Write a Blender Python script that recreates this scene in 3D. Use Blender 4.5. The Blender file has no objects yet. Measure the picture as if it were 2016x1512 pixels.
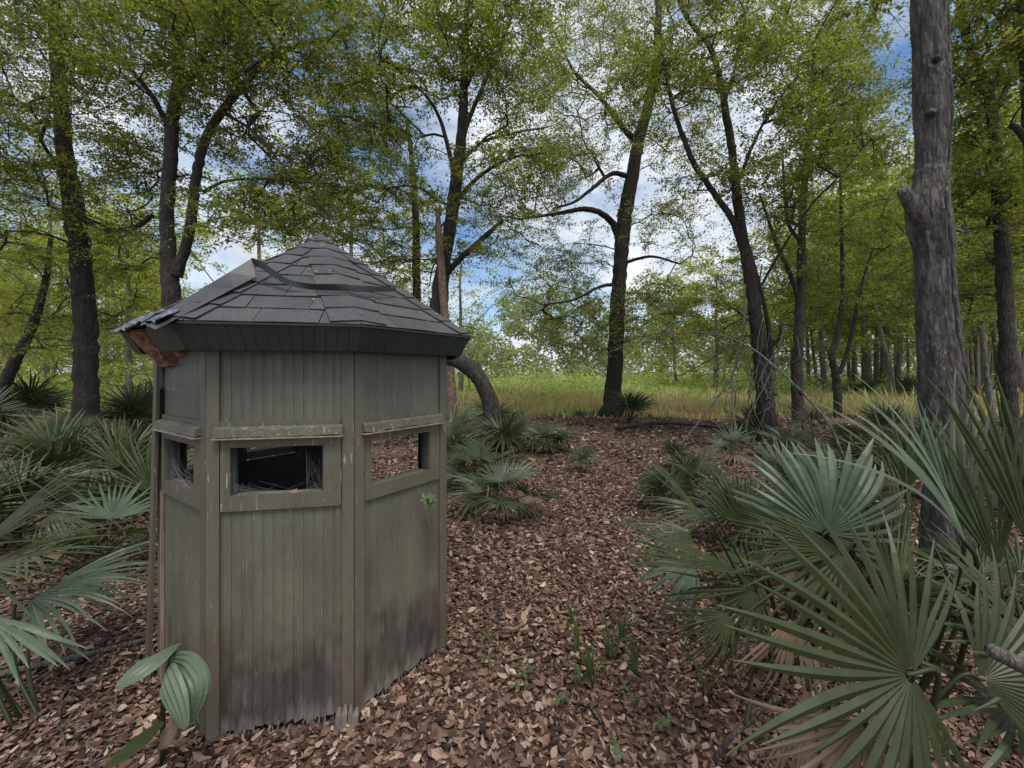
import bpy, math, random
import numpy as np
from mathutils import Vector, Matrix, noise

# ------------------------------------------------------------------ camera, world, sun, exposure
S = bpy.context.scene
COL = S.collection
random.seed(7)
rng = np.random.default_rng(7)
F, HY, EYE = 800.0, 732.0, 1.5          # focal length and horizon of the photograph (2016 px wide), eye height

cam_d = bpy.data.cameras.new('camera')
cam = bpy.data.objects.new('camera', cam_d)
COL.objects.link(cam)
cam.location = (0, 0, EYE)
cam.rotation_euler = (math.radians(90), 0, 0)
cam_d.sensor_width = 36
cam_d.lens = F / 2016 * 36
cam_d.shift_y = (HY - 756) / 2016
cam_d.clip_start = 0.02
cam_d.clip_end = 2000
S.camera = cam

SUN_EL, SUN_AZ = math.radians(64), math.radians(158)     # azimuth clockwise from +Y: behind the camera, to the right
world = bpy.data.worlds.new('World')
S.world = world
world.use_nodes = True
wn, wl = world.node_tree.nodes, world.node_tree.links
wn.clear()
w_out = wn.new('ShaderNodeOutputWorld')
w_bg = wn.new('ShaderNodeBackground'); w_bg.inputs['Strength'].default_value = 0.10
w_sky = wn.new('ShaderNodeTexSky'); w_sky.sky_type = 'NISHITA'; w_sky.sun_disc = False
w_sky.sun_elevation = SUN_EL; w_sky.sun_rotation = SUN_AZ
w_sky.ozone_density = 2.0
w_tc = wn.new('ShaderNodeTexCoord')
w_map = wn.new('ShaderNodeMapping'); w_map.inputs['Scale'].default_value = (1.0, 1.0, 1.9)
w_map.inputs['Location'].default_value = (0.35, 0.1, 0.2)
w_no = wn.new('ShaderNodeTexNoise'); w_no.inputs['Scale'].default_value = 2.6
w_no.inputs['Detail'].default_value = 9; w_no.inputs['Roughness'].default_value = 0.56
w_r = wn.new('ShaderNodeValToRGB')
w_r.color_ramp.elements[0].position = 0.38; w_r.color_ramp.elements[0].color = (0, 0, 0, 1)
w_r.color_ramp.elements[1].position = 0.56; w_r.color_ramp.elements[1].color = (1, 1, 1, 1)
w_no2 = wn.new('ShaderNodeTexNoise'); w_no2.inputs['Scale'].default_value = 6
w_no2.inputs['Detail'].default_value = 6
w_c = wn.new('ShaderNodeValToRGB')
w_c.color_ramp.elements[0].position = 0.3; w_c.color_ramp.elements[0].color = (3.7, 4.2, 4.9, 1)
w_c.color_ramp.elements[1].position = 0.65; w_c.color_ramp.elements[1].color = (5.9, 6.2, 6.5, 1)
w_hs = wn.new('ShaderNodeHueSaturation'); w_hs.inputs['Saturation'].default_value = 1.15
w_hs.inputs['Value'].default_value = 1.0
w_mx = wn.new('ShaderNodeMix'); w_mx.data_type = 'RGBA'
wl.new(w_tc.outputs['Generated'], w_map.inputs['Vector'])
wl.new(w_map.outputs[0], w_no.inputs['Vector']); wl.new(w_map.outputs[0], w_no2.inputs['Vector'])
wl.new(w_no.outputs['Fac'], w_r.inputs['Fac']); wl.new(w_no2.outputs['Fac'], w_c.inputs['Fac'])
wl.new(w_sky.outputs[0], w_hs.inputs['Color'])
wl.new(w_r.outputs['Color'], w_mx.inputs[0]); wl.new(w_hs.outputs[0], w_mx.inputs[6]); wl.new(w_c.outputs['Color'], w_mx.inputs[7])
wl.new(w_mx.outputs[2], w_bg.inputs['Color']); wl.new(w_bg.outputs[0], w_out.inputs[0])

sun_d = bpy.data.lights.new('sun', 'SUN')
sun_d.energy = 1.5; sun_d.angle = math.radians(24); sun_d.color = (1.0, 0.95, 0.87)
sun = bpy.data.objects.new('sun', sun_d); COL.objects.link(sun)
sd = Vector((math.sin(SUN_AZ) * math.cos(SUN_EL), math.cos(SUN_AZ) * math.cos(SUN_EL), math.sin(SUN_EL)))
sun.rotation_euler = sd.to_track_quat('Z', 'Y').to_euler()

S.view_settings.view_transform = 'Standard'; S.view_settings.look = 'None'
S.view_settings.exposure = 0.74; S.view_settings.gamma = 1; S.view_settings.use_curve_mapping = False
S.render.engine = 'CYCLES'
S.cycles.use_denoising = True
S.cycles.max_bounces = 6; S.cycles.diffuse_bounces = 3; S.cycles.transmission_bounces = 4
S.cycles.transparent_max_bounces = 8; S.cycles.caustics_reflective = False; S.cycles.caustics_refractive = False


# ------------------------------------------------------------------ helpers
def P(px, py, d):
    return np.array([(px - 1008) / F * d, d, EYE + (HY - py) / F * d])


def gd(py):                                             # depth of flat ground seen at height py
    return EYE * F / (py - HY)


def tag(o, label=None, cat=None, group=None, kind=None):
    for k, v in (('label', label), ('category', cat), ('group', group), ('kind', kind)):
        if v: o[k] = v
    return o


def empty(name, loc, label=None, cat=None, group=None):
    o = bpy.data.objects.new(name, None); COL.objects.link(o); o.location = loc
    o.empty_display_size = 0.1
    return tag(o, label, cat, group)


def npmesh(name, V, Fc, v=None, smooth=False):
    """V (n,3); Fc (m,3) or (m,4) or a list of such; v per-vertex float attribute."""
    V = np.asarray(V, dtype=np.float32).reshape(-1, 3)
    if not isinstance(Fc, (list, tuple)): Fc = [Fc]
    Fc = [np.asarray(f, dtype=np.int32) for f in Fc if len(f)]
    me = bpy.data.meshes.new(name)
    me.vertices.add(len(V)); me.vertices.foreach_set('co', V.ravel())
    idx = np.concatenate([f.ravel() for f in Fc])
    tot = np.concatenate([np.full(len(f), f.shape[1], np.int32) for f in Fc])
    me.loops.add(len(idx)); me.loops.foreach_set('vertex_index', idx)
    me.polygons.add(len(tot))
    me.polygons.foreach_set('loop_start', np.concatenate([[0], np.cumsum(tot)[:-1]]).astype(np.int32))
    me.polygons.foreach_set('use_smooth', np.full(len(tot), smooth))
    if v is not None:
        a = me.attributes.new('v', 'FLOAT', 'POINT'); a.data.foreach_set('value', np.asarray(v, np.float32))
    me.update(calc_edges=True)
    return me


def add(name, me, mat, parent=None, loc=None):
    o = bpy.data.objects.new(name, me); COL.objects.link(o)
    if mat is not None and not me.materials: me.materials.append(mat)
    if parent: o.parent = parent
    if loc is not None: o.location = loc
    return o


class MB:
    """collects shapes into one mesh"""
    def __init__(s): s.V, s.F3, s.F4, s.v, s.n = [], [], [], [], 0

    def put(s, V, F4=None, F3=None, v=0.5):
        V = np.asarray(V, float).reshape(-1, 3)
        s.V.append(V)
        s.v.append(np.broadcast_to(np.asarray(v, float), (len(V),)))
        if F4 is not None and len(F4): s.F4.append(np.asarray(F4) + s.n)
        if F3 is not None and len(F3): s.F3.append(np.asarray(F3) + s.n)
        s.n += len(V)

    def tube(s, pts, rad, sides=6, v=0.5, bump=0.0, cap=True):
        pts = np.asarray(pts, float); rad = np.broadcast_to(np.asarray(rad, float), (len(pts),))
        n = len(pts)
        T = np.gradient(pts, axis=0); T /= np.linalg.norm(T, axis=1)[:, None] + 1e-9
        m_ = np.abs(T).max(0); ref = np.zeros(3); ref[int(np.argmin(m_))] = 1.0
        U = ref - (T @ ref)[:, None] * T; U /= np.linalg.norm(U, axis=1)[:, None] + 1e-9
        if n > 5:                                       # carried along so that the section never flips
            for k_ in range(1, n):
                u_ = U[k_ - 1] - (U[k_ - 1] @ T[k_]) * T[k_]; U[k_] = u_ / (np.linalg.norm(u_) + 1e-9)
        W = np.cross(T, U)
        a = np.linspace(0, 2 * np.pi, sides, endpoint=False)
        rr = rad[:, None] * np.ones(sides)[None]
        if bump:
            ph = rng.uniform(0, 6.28, 4); L = np.arange(n)[:, None]
            rr = rr * (1 + bump * (np.sin(2 * a[None] + ph[0] + L * .35) * .5 + np.sin(3 * a[None] + ph[1] - L * .5) * .35
                                   + rng.normal(0, .22, (n, sides))))
        V = pts[:, None] + rr[..., None] * (np.cos(a)[None, :, None] * U[:, None] + np.sin(a)[None, :, None] * W[:, None])
        i = np.arange(n - 1)[:, None] * sides; j = np.arange(sides)[None]
        q = np.stack([i + j, i + (j + 1) % sides, i + sides + (j + 1) % sides, i + sides + j], -1).reshape(-1, 4)
        f3 = []
        if cap:
            f3 = [[0, k + 1, k] for k in range(1, sides - 1)]
            b = (n - 1) * sides; f3 += [[b, b + k, b + k + 1] for k in range(1, sides - 1)]
        s.put(V.reshape(-1, 3), q, f3, v)

    def box(s, c, M=None, v=0.5):
        """c: 8 corners as (2,2,2,3) or lo/hi pair"""
        if M is None and len(c) == 2:
            lo, hi = c
            c = [[x, y, z] for z in (lo[2], hi[2]) for y in (lo[1], hi[1]) for x in (lo[0], hi[0])]
        f = [[0, 2, 3, 1], [4, 5, 7, 6], [0, 1, 5, 4], [1, 3, 7, 5], [3, 2, 6, 7], [2, 0, 4, 6]]
        s.put(c, f, None, v)

    def mesh(s, name, smooth=False, org=None):
        V = np.concatenate(s.V)
        if org is not None: V = V - np.asarray(org)
        Fs = []
        if s.F4: Fs.append(np.concatenate(s.F4))
        if s.F3: Fs.append(np.concatenate(s.F3))
        return npmesh(name, V, Fs, np.concatenate(s.v), smooth)


def smoothline(pts, per=4):
    pts = np.asarray(pts, float)
    if len(pts) < 3:
        t = np.linspace(0, 1, per + 1)[:, None]
        return pts[0] * (1 - t) + pts[-1] * t
    q = np.vstack([2 * pts[0] - pts[1], pts, 2 * pts[-1] - pts[-2]])
    out = []
    for i in range(1, len(q) - 2):
        for t in np.linspace(0, 1, per, endpoint=False):
            a, b, c, d = q[i - 1], q[i], q[i + 1], q[i + 2]
            out.append(.5 * ((2 * b) + (c - a) * t + (2 * a - 5 * b + 4 * c - d) * t * t + (3 * b - a - 3 * c + d) * t ** 3))
    out.append(q[-2])
    return np.array(out)


def resample(line, rc=None):
    """even spacing along a line, never closer than the radius allows"""
    seg = np.linalg.norm(np.diff(line[:, :3], axis=0), axis=1); cum = np.concatenate([[0], np.cumsum(seg)])
    step = max(.07, float(np.mean(line[:, 3])) * .9); n = max(6, int(cum[-1] / step))
    t = np.linspace(0, cum[-1], n)
    return np.stack([np.interp(t, cum, line[:, k]) for k in range(line.shape[1])], 1)


def unit(a):
    return a / (np.linalg.norm(a, axis=-1, keepdims=True) + 1e-9)


# ------------------------------------------------------------------ materials
def new_mat(name):
    m = bpy.data.materials.new(name); m.use_nodes = True
    nt = m.node_tree; b = nt.nodes['Principled BSDF']
    return m, nt.nodes, nt.links, b


def ramp(n, l, fac, stops):
    r = n.new('ShaderNodeValToRGB')
    e = r.color_ramp.elements
    while len(e) < len(stops): e.new(0.5)
    for k, (p, c) in enumerate(stops):
        e[k].position = p; e[k].color = (*c, 1)
    l.new(fac, r.inputs['Fac'])
    return r.outputs['Color']


def noise_n(n, l, scale, detail=4, vec=None, stretch=None, rough=.55):
    t = n.new('ShaderNodeTexNoise'); t.inputs['Scale'].default_value = scale
    t.inputs['Detail'].default_value = detail; t.inputs['Roughness'].default_value = rough
    if vec is None:
        g = n.new('ShaderNodeNewGeometry'); vec = g.outputs['Position']
    if stretch:
        mp = n.new('ShaderNodeMapping'); mp.inputs['Scale'].default_value = stretch
        l.new(vec, mp.inputs['Vector']); vec = mp.outputs[0]
    l.new(vec, t.inputs['Vector'])
    return t.outputs['Fac']


def mix(n, l, fac, a, b, mode='MIX'):
    m = n.new('ShaderNodeMix'); m.data_type = 'RGBA'; m.blend_type = mode
    if isinstance(fac, (int, float)): m.inputs[0].default_value = fac
    else: l.new(fac, m.inputs[0])
    for i, x in ((6, a), (7, b)):
        if isinstance(x, tuple): m.inputs[i].default_value = (*x, 1)
        else: l.new(x, m.inputs[i])
    return m.outputs[2]


def math_n(n, l, op, a, b=None, c=None):
    m = n.new('ShaderNodeMath'); m.operation = op
    for i, x in enumerate((a, b, c)):
        if x is None: continue
        if isinstance(x, (int, float)): m.inputs[i].default_value = x
        else: l.new(x, m.inputs[i])
    return m.outputs[0]


def maprange(n, l, x, a, b, c=0., d=1.):
    m = n.new('ShaderNodeMapRange'); l.new(x, m.inputs[0])
    for i, q in enumerate((a, b, c, d)): m.inputs[i + 1].default_value = q
    return m.outputs[0]


def bump(n, l, b, h, strength=.5, dist=.01):
    k = n.new('ShaderNodeBump'); k.inputs['Strength'].default_value = strength; k.inputs['Distance'].default_value = dist
    l.new(h, k.inputs['Height']); l.new(k.outputs[0], b.inputs['Normal'])


def leaf_mat(name, stops, trans=.45, rough=.5, objvar=.0, tcol=(1.15, 1.25, .55)):
    m, n, l, b = new_mat(name)
    at = n.new('ShaderNodeAttribute'); at.attribute_name = 'v'
    fac = at.outputs['Fac']
    if objvar:
        oi = n.new('ShaderNodeObjectInfo')
        fac = math_n(n, l, 'ADD', math_n(n, l, 'MULTIPLY', oi.outputs['Random'], objvar * .8), math_n(n, l, 'MULTIPLY', fac, 1 - objvar * .8))
        fac = math_n(n, l, 'ADD', fac, math_n(n, l, 'MULTIPLY', math_n(n, l, 'SUBTRACT', noise_n(n, l, 14, 5), .5), .9))
    c = ramp(n, l, fac, stops)
    l.new(c, b.inputs['Base Color']); b.inputs['Roughness'].default_value = rough
    b.inputs['Specular IOR Level'].default_value = .35
    if trans:
        t = n.new('ShaderNodeBsdfTranslucent')
        tc = mix(n, l, 1.0, c, tcol, 'MULTIPLY'); l.new(tc, t.inputs['Color'])
        ms = n.new('ShaderNodeMixShader'); ms.inputs[0].default_value = trans
        o = n['Material Output']; l.new(b.outputs[0], ms.inputs[1]); l.new(t.outputs[0], ms.inputs[2]); l.new(ms.outputs[0], o.inputs[0])
    return m


M = {}
M['leaf_dark'] = leaf_mat('canopy_leaf_deep', [(0, (.075, .088, .027)), (.5, (.17, .19, .050)), (1, (.34, .33, .085))], .6)
M['leaf_mid'] = leaf_mat('canopy_leaf_mid', [(0, (.10, .115, .035)), (.5, (.225, .245, .068)), (1, (.43, .42, .12))], .6)
M['leaf_lit'] = leaf_mat('canopy_leaf_meadow_lit', [(0, (.18, .20, .055)), (.5, (.36, .38, .095)), (1, (.58, .55, .16))], .6)  # lit copy of the canopy leaf: brightness from the meadow put into its colours
M['leaf_far'] = leaf_mat('far_leaf_haze_tinted', [(0, (.20, .23, .13)), (.5, (.31, .35, .21)), (1, (.42, .44, .29))], .35)  # pale and greyish: the haze of distance is mixed into the leaf colours
M['shrub'] = leaf_mat('meadow_shrub_leaf', [(0, (.24, .32, .09)), (.5, (.40, .50, .15)), (1, (.56, .62, .24))], .4)
M['palm'] = leaf_mat('palmetto_blade', [(0, (.028, .042, .013)), (.45, (.068, .090, .033)), (.86, (.14, .165, .078)), (1, (.32, .25, .12))], .22, .38, .55, (1.1, 1.3, .5))
M['palm_pale'] = leaf_mat('palmetto_blade_pale', [(0, (.07, .10, .062)), (.6, (.145, .19, .120)), (.9, (.25, .29, .195)), (1, (.34, .29, .17))], .2, .4, .5, (1.1, 1.3, .6))
M['palm_olive'] = leaf_mat('palmetto_blade_olive', [(0, (.028, .040, .013)), (.6, (.068, .082, .030)), (1, (.20, .17, .06))], .25, .4, .4, (1.2, 1.2, .4))
M['palm_dead'] = leaf_mat('palmetto_blade_dead', [(0, (.16, .10, .065)), (.6, (.27, .19, .13)), (1, (.36, .27, .19))], .2, .8, .5, (1, .9, .7))
M['petiole'] = leaf_mat('palmetto_petiole', [(0, (.018, .026, .010)), (1, (.05, .06, .02))], 0, .5)
M['grass'] = leaf_mat('meadow_grass_blade', [(0, (.27, .34, .11)), (.38, (.46, .49, .20)), (.62, (.62, .55, .27)), (.85, (.68, .48, .29)), (1, (.52, .32, .20))], .4, .7, 0, (1.1, 1.1, .7))
M['strap'] = leaf_mat('strap_leaf', [(0, (.07, .12, .045)), (.6, (.13, .18, .07)), (1, (.26, .26, .10))], .3, .45)
M['litter'] = leaf_mat('fallen_leaf', [(0, (.03, .017, .012)), (.28, (.125, .068, .048)), (.55, (.275, .165, .115)), (.80, (.43, .295, .22)), (.97, (.62, .50, .38)), (1, (.40, .30, .08))], .12, .75, 0, (1, .8, .6))


def bark_mat(name, c0, c1, c2, scale=1.0, strength=.9, crack=.8):
    m, n, l, b = new_mat(name)
    f1 = noise_n(n, l, 14 * scale, 8, stretch=(1, 1, .28), rough=.7)
    f2 = noise_n(n, l, 2.2, 3)
    vo = n.new('ShaderNodeTexVoronoi'); vo.feature = 'DISTANCE_TO_EDGE'; vo.inputs['Scale'].default_value = 26 * scale
    g = n.new('ShaderNodeNewGeometry'); mp = n.new('ShaderNodeMapping'); mp.inputs['Scale'].default_value = (1, 1, .22)
    l.new(g.outputs['Position'], mp.inputs[0]); l.new(mp.outputs[0], vo.inputs['Vector'])
    c = ramp(n, l, f1, [(.3, c0), (.5, c1), (.72, c2)])
    dark = ramp(n, l, vo.outputs['Distance'], [(0, (.35, .33, .32)), (.12, (1, 1, 1))])
    c = mix(n, l, crack, c, dark, 'MULTIPLY')
    lich = ramp(n, l, noise_n(n, l, 30 * scale, 5, stretch=(1, 1, .6)), [(.58, (0, 0, 0)), (.68, (1, 1, 1))])
    lf = math_n(n, l, 'MULTIPLY', lich, maprange(n, l, f2, .4, .65, 0, .55))
    c = mix(n, l, lf, c, (c2[0] * 1.7, c2[1] * 1.75, c2[2] * 1.65))
    l.new(c, b.inputs['Base Color']); b.inputs['Roughness'].default_value = .9
    h = math_n(n, l, 'ADD', f1, math_n(n, l, 'MULTIPLY', vo.outputs['Distance'], 2 * crack))
    bump(n, l, b, h, strength, .02)
    return m


M['bark'] = bark_mat('bark_brown_grey', (.022, .018, .015), (.05, .041, .034), (.10, .086, .072))
M['bark_dark'] = bark_mat('bark_dark', (.016, .013, .012), (.034, .027, .024), (.065, .053, .046), .7)
M['bark_grey'] = bark_mat('bark_pale_grey', (.035, .03, .026), (.095, .083, .072), (.24, .22, .195), 1.5, 1.0, .5)
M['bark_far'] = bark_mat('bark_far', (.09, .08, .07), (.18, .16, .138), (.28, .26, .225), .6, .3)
M['snag'] = bark_mat('weathered_snag_wood', (.12, .075, .05), (.22, .145, .10), (.32, .24, .18), 1.3)
M['stick'] = bark_mat('dead_stick', (.10, .08, .065), (.18, .15, .125), (.28, .25, .21), 2)


def paint_mat(name, base, grime=1.0, peel=0.0, gloss=.55):
    m, n, l, b = new_mat(name)
    g = n.new('ShaderNodeNewGeometry'); sp = n.new('ShaderNodeSeparateXYZ'); l.new(g.outputs['Position'], sp.inputs[0])
    z = sp.outputs['Z']
    f1 = noise_n(n, l, 3.0, 5)
    f2 = noise_n(n, l, 22, 6, stretch=(1, 1, .06), rough=.7)
    f3 = noise_n(n, l, 90, 3, stretch=(1, 1, .15))
    c = mix(n, l, maprange(n, l, f1, .3, .7), tuple(x * .85 for x in base), tuple(x * 1.15 for x in base))
    c = mix(n, l, maprange(n, l, f2, .42, .72, 0, .35), c, tuple(x * 1.7 for x in base))
    c = mix(n, l, maprange(n, l, f3, .5, .75, 0, .35), c, tuple(x * .55 for x in base))
    warm = mix(n, l, maprange(n, l, math_n(n, l, 'ADD', z, math_n(n, l, 'MULTIPLY', f1, .5)), .55, 1.35, .55, 0.), c, (base[0] * 1.35, base[1] * 1.12, base[2] * 1.05))
    # mildew and bare weathered wood climbing from the ground, with an outline of its own
    gz = math_n(n, l, 'SUBTRACT', math_n(n, l, 'ADD', math_n(n, l, 'MULTIPLY', f2, .9), math_n(n, l, 'MULTIPLY', noise_n(n, l, 5, 6, rough=.65), .9)), math_n(n, l, 'MULTIPLY', z, 1.5))
    gm = maprange(n, l, gz, .27, .52, 0, .76 * grime)
    gcol = ramp(n, l, noise_n(n, l, 16, 5, stretch=(1, 1, .3)), [(.35, (.028, .025, .027)), (.55, (.082, .068, .062)), (.75, (.17, .15, .13))])
    c = mix(n, l, gm, warm, gcol)
    bare = maprange(n, l, math_n(n, l, 'SUBTRACT', f2, math_n(n, l, 'MULTIPLY', z, 2.2)), .30, .45, 0, .8 * grime)
    c = mix(n, l, bare, c, (.24, .215, .18))
    # small chips of missing paint
    pz = maprange(n, l, z, 1.12, 1.5, 1, 0)
    chip = ramp(n, l, noise_n(n, l, 70, 3, stretch=(1, 1, .13)), [(.65, (0, 0, 0)), (.67, (1, 1, 1))])
    chip = math_n(n, l, 'MULTIPLY', chip, math_n(n, l, 'MULTIPLY', pz, maprange(n, l, z, .9, 1.05, .25, 1)))
    c = mix(n, l, math_n(n, l, 'MULTIPLY', chip, .85), c, (.42, .36, .29))
    sc = ramp(n, l, noise_n(n, l, 130, 1), [(.80, (0, 0, 0)), (.82, (1, 1, 1))])
    c = mix(n, l, sc, c, (.5, .5, .46))
    if peel:
        pf = ramp(n, l, noise_n(n, l, 75, 6, stretch=(1, 1, 2.2), rough=.75), [(.575, (1, 1, 1)), (.595, (0, 0, 0))])
        c = mix(n, l, pf, (.30, .255, .20), c)
    if grime >= 1:                                      # bleached, stained patches on the bare boards
        st_ = ramp(n, l, noise_n(n, l, 3.4, 7, stretch=(1, 1, .5), rough=.65), [(.38, (.78, .74, .75)), (.52, (1, 1, 1)), (.66, (1.3, 1.24, 1.18))])
        c = mix(n, l, maprange(n, l, z, .95, .6, 0, 1), c, mix(n, l, 1.0, c, st_, 'MULTIPLY'))
    l.new(c, b.inputs['Base Color']); b.inputs['Roughness'].default_value = gloss
    b.inputs['Specular IOR Level'].default_value = .3
    h = math_n(n, l, 'ADD', math_n(n, l, 'MULTIPLY', f3, .5), f2)
    bump(n, l, b, h, .35, .003)
    return m


PG = (.132, .132, .098)
M['paint'] = paint_mat('hut_paint_board', PG, 1.0)
M['trim'] = paint_mat('hut_paint_trim', (.122, .114, .082), .4)
M['ledge'] = paint_mat('hut_paint_peeling', (.115, .11, .08), .0, .35)
M['green'] = paint_mat('hut_fascia_green', (.040, .050, .038), 0)
M['metal'] = paint_mat('bent_flashing_metal', (.026, .036, .031), 0, 0, .35)
m, n, l, b = new_mat('flashing_underside_grey')
l.new(ramp(n, l, noise_n(n, l, 9, 4), [(.3, (.04, .04, .042)), (.7, (.085, .08, .078))]), b.inputs['Base Color']); b.inputs['Roughness'].default_value = .45
M['metal_grey'] = m
for k_ in ('palm', 'palm_pale', 'palm_olive'):
    b_ = M[k_].node_tree.nodes['Principled BSDF']; b_.inputs['Roughness'].default_value = .42; b_.inputs['Specular IOR Level'].default_value = .4
m, n, l, b = new_mat('asphalt_shingle')
oi = n.new('ShaderNodeObjectInfo')
c = ramp(n, l, noise_n(n, l, 260, 3, rough=.8), [(.3, (.026, .025, .027)), (.5, (.070, .067, .070)), (.72, (.19, .18, .18))])
c = mix(n, l, 1.0, c, ramp(n, l, oi.outputs['Random'], [(0, (.78, .78, .80)), (1, (1.15, 1.12, 1.12))]), 'MULTIPLY')
c = mix(n, l, maprange(n, l, noise_n(n, l, 7, 5), .45, .75, 0, .45), c, (.115, .108, .10))
l.new(c, b.inputs['Base Color']); b.inputs['Roughness'].default_value = .95
bump(n, l, b, noise_n(n, l, 240, 3), .5, .003)
M['shingle'] = m
m, n, l, b = new_mat('rotted_timber')
l.new(ramp(n, l, noise_n(n, l, 20, 7, stretch=(1, 1, 3), rough=.7), [(.3, (.06, .028, .02)), (.47, (.28, .13, .08)), (.68, (.50, .33, .23))]), b.inputs['Base Color'])
b.inputs['Roughness'].default_value = .95; bump(n, l, b, noise_n(n, l, 45, 7, stretch=(1, 1, 3)), 1, .02)
M['rot'] = m
m, n, l, b = new_mat('raw_pine_edge')
l.new(ramp(n, l, noise_n(n, l, 30, 6, stretch=(1, 1, .1), rough=.7), [(.3, (.16, .11, .075)), (.7, (.42, .34, .26))]), b.inputs['Base Color'])
b.inputs['Roughness'].default_value = .9
M['raw'] = m
m, n, l, b = new_mat('torn_roof_felt')
l.new(ramp(n, l, noise_n(n, l, 30, 6, rough=.75), [(.35, (.03, .03, .033)), (.52, (.14, .145, .16)), (.7, (.42, .44, .47))]), b.inputs['Base Color'])
b.inputs['Roughness'].default_value = .5; bump(n, l, b, noise_n(n, l, 40, 5), .8, .01)
M['felt'] = m
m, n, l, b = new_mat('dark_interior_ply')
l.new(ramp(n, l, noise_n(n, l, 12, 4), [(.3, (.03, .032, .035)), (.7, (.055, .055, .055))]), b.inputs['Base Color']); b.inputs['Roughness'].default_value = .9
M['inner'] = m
m, n, l, b = new_mat('cobweb_silk')
b.inputs['Base Color'].default_value = (.7, .7, .68, 1); b.inputs['Roughness'].default_value = .8
b.inputs['Alpha'].default_value = .14
M['web'] = m

# forest floor soil and meadow ground: one sheet
m, n, l, b = new_mat('forest_floor_and_meadow')
g = n.new('ShaderNodeNewGeometry'); sp = n.new('ShaderNodeSeparateXYZ'); l.new(g.outputs['Position'], sp.inputs[0])
soil = ramp(n, l, noise_n(n, l, 9, 8, rough=.7), [(.3, (.022, .015, .011)), (.55, (.06, .038, .027)), (.75, (.11, .07, .05))])
vor = n.new('ShaderNodeTexVoronoi'); vor.inputs['Scale'].default_value = 24; l.new(g.outputs['Position'], vor.inputs['Vector'])
lf = ramp(n, l, vor.outputs['Color'], [(.1, (.035, .02, .015)), (.45, (.13, .075, .05)), (.75, (.26, .155, .11)), (1, (.38, .27, .2))])
soil = mix(n, l, .55, soil, lf)
mead = ramp(n, l, noise_n(n, l, .5, 6), [(.35, (.12, .17, .04)), (.6, (.30, .25, .09))])
yy = math_n(n, l, 'ADD', sp.outputs['Y'], math_n(n, l, 'MULTIPLY', noise_n(n, l, .6, 4), 3))
c = mix(n, l, maprange(n, l, yy, 13.5, 16.5), soil, mead)
l.new(c, b.inputs['Base Color']); b.inputs['Roughness'].default_value = .95
bump(n, l, b, noise_n(n, l, 30, 6), .7, .03)
M['ground'] = m

# ------------------------------------------------------------------ the hut (octagonal blind)
HC = np.array([-1.080, 2.354, 0.0]); ROT = -101.66
RW, RE, RS, ZS, ZE, ZA = .724, .873, .815, 1.584, 1.685, 2.279
APX = np.array([-.03, 0, ZA])
hut = empty('hut', HC, 'small weathered green octagonal wooden hut with a dark shingled roof beside the path', 'hut')


def vx(k, R, z=0.0):
    a = math.radians(ROT + 45 * k)
    return np.array([R * math.cos(a), R * math.sin(a), z])


class Side:
    def __init__(s, k, R=RW):
        s.a, s.b = vx(k, R), vx(k + 1, R); s.L = np.linalg.norm(s.b - s.a)
        s.u = (s.b - s.a) / s.L; s.n = np.array([s.u[1], -s.u[0], 0]); s.z = np.array([0, 0, 1.0])

    def pt(s, u, z, n): return s.a + s.u * u + s.n * n + s.z * z

    def box(s, mb, u0, u1, z0, z1, n0, n1, dz=0.0):
        c = [s.pt(u, z + (dz if n_ == n1 else 0), n_) for z in (z0, z1) for n_ in (n0, n1) for u in (u0, u1)]
        mb.box(c)

    def mat4(s, u, z, n):
        p = s.pt(u, z, n)
        return Matrix(((s.u[0], -s.n[0], 0, p[0]), (s.u[1], -s.n[1], 0, p[1]), (0, 0, 1, p[2]), (0, 0, 0, 1)))


def plank_mesh(w, h, t=.012, rag=0.0, seed=0):
    """beaded board: x across, -y outward, z up; a rounded bead along one edge; lower edge torn when rag"""
    r = random.Random(seed)
    prof = [(-w / 2 + .0004, t), (-w / 2 + .0004, -t * .56), (-w / 2 + .0013, -t * .65), (-w * .29, -t * .68), (-w * .265, -t * .58), (-w * .24, -t * .68),
            (w / 2 - .0013, -t * .65), (w / 2 - .0004, -t * .56), (w / 2 - .0004, t)]
    k = len(prof); V = []
    for (x, y) in prof: V.append((x, y + t * .6, (r.uniform(0, rag) if rag else 0)))
    for (x, y) in prof: V.append((x, y + t * .6, h))
    q = [[i, (i + 1), k + i + 1, k + i] for i in range(k - 1)] + [[k - 1, 0, k, 2 * k - 1]]
    return npmesh('plank', V, np.array(q), np.full(2 * k, .5))


NPL = 12
PWD = .47 / NPL
up_me = plank_mesh(PWD, .345); lo_mes = [plank_mesh(PWD, .94 + .0, rag=.035, seed=i) for i in range(7)]
for me_ in [up_me] + lo_mes: me_.materials.append(M['paint'])

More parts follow.
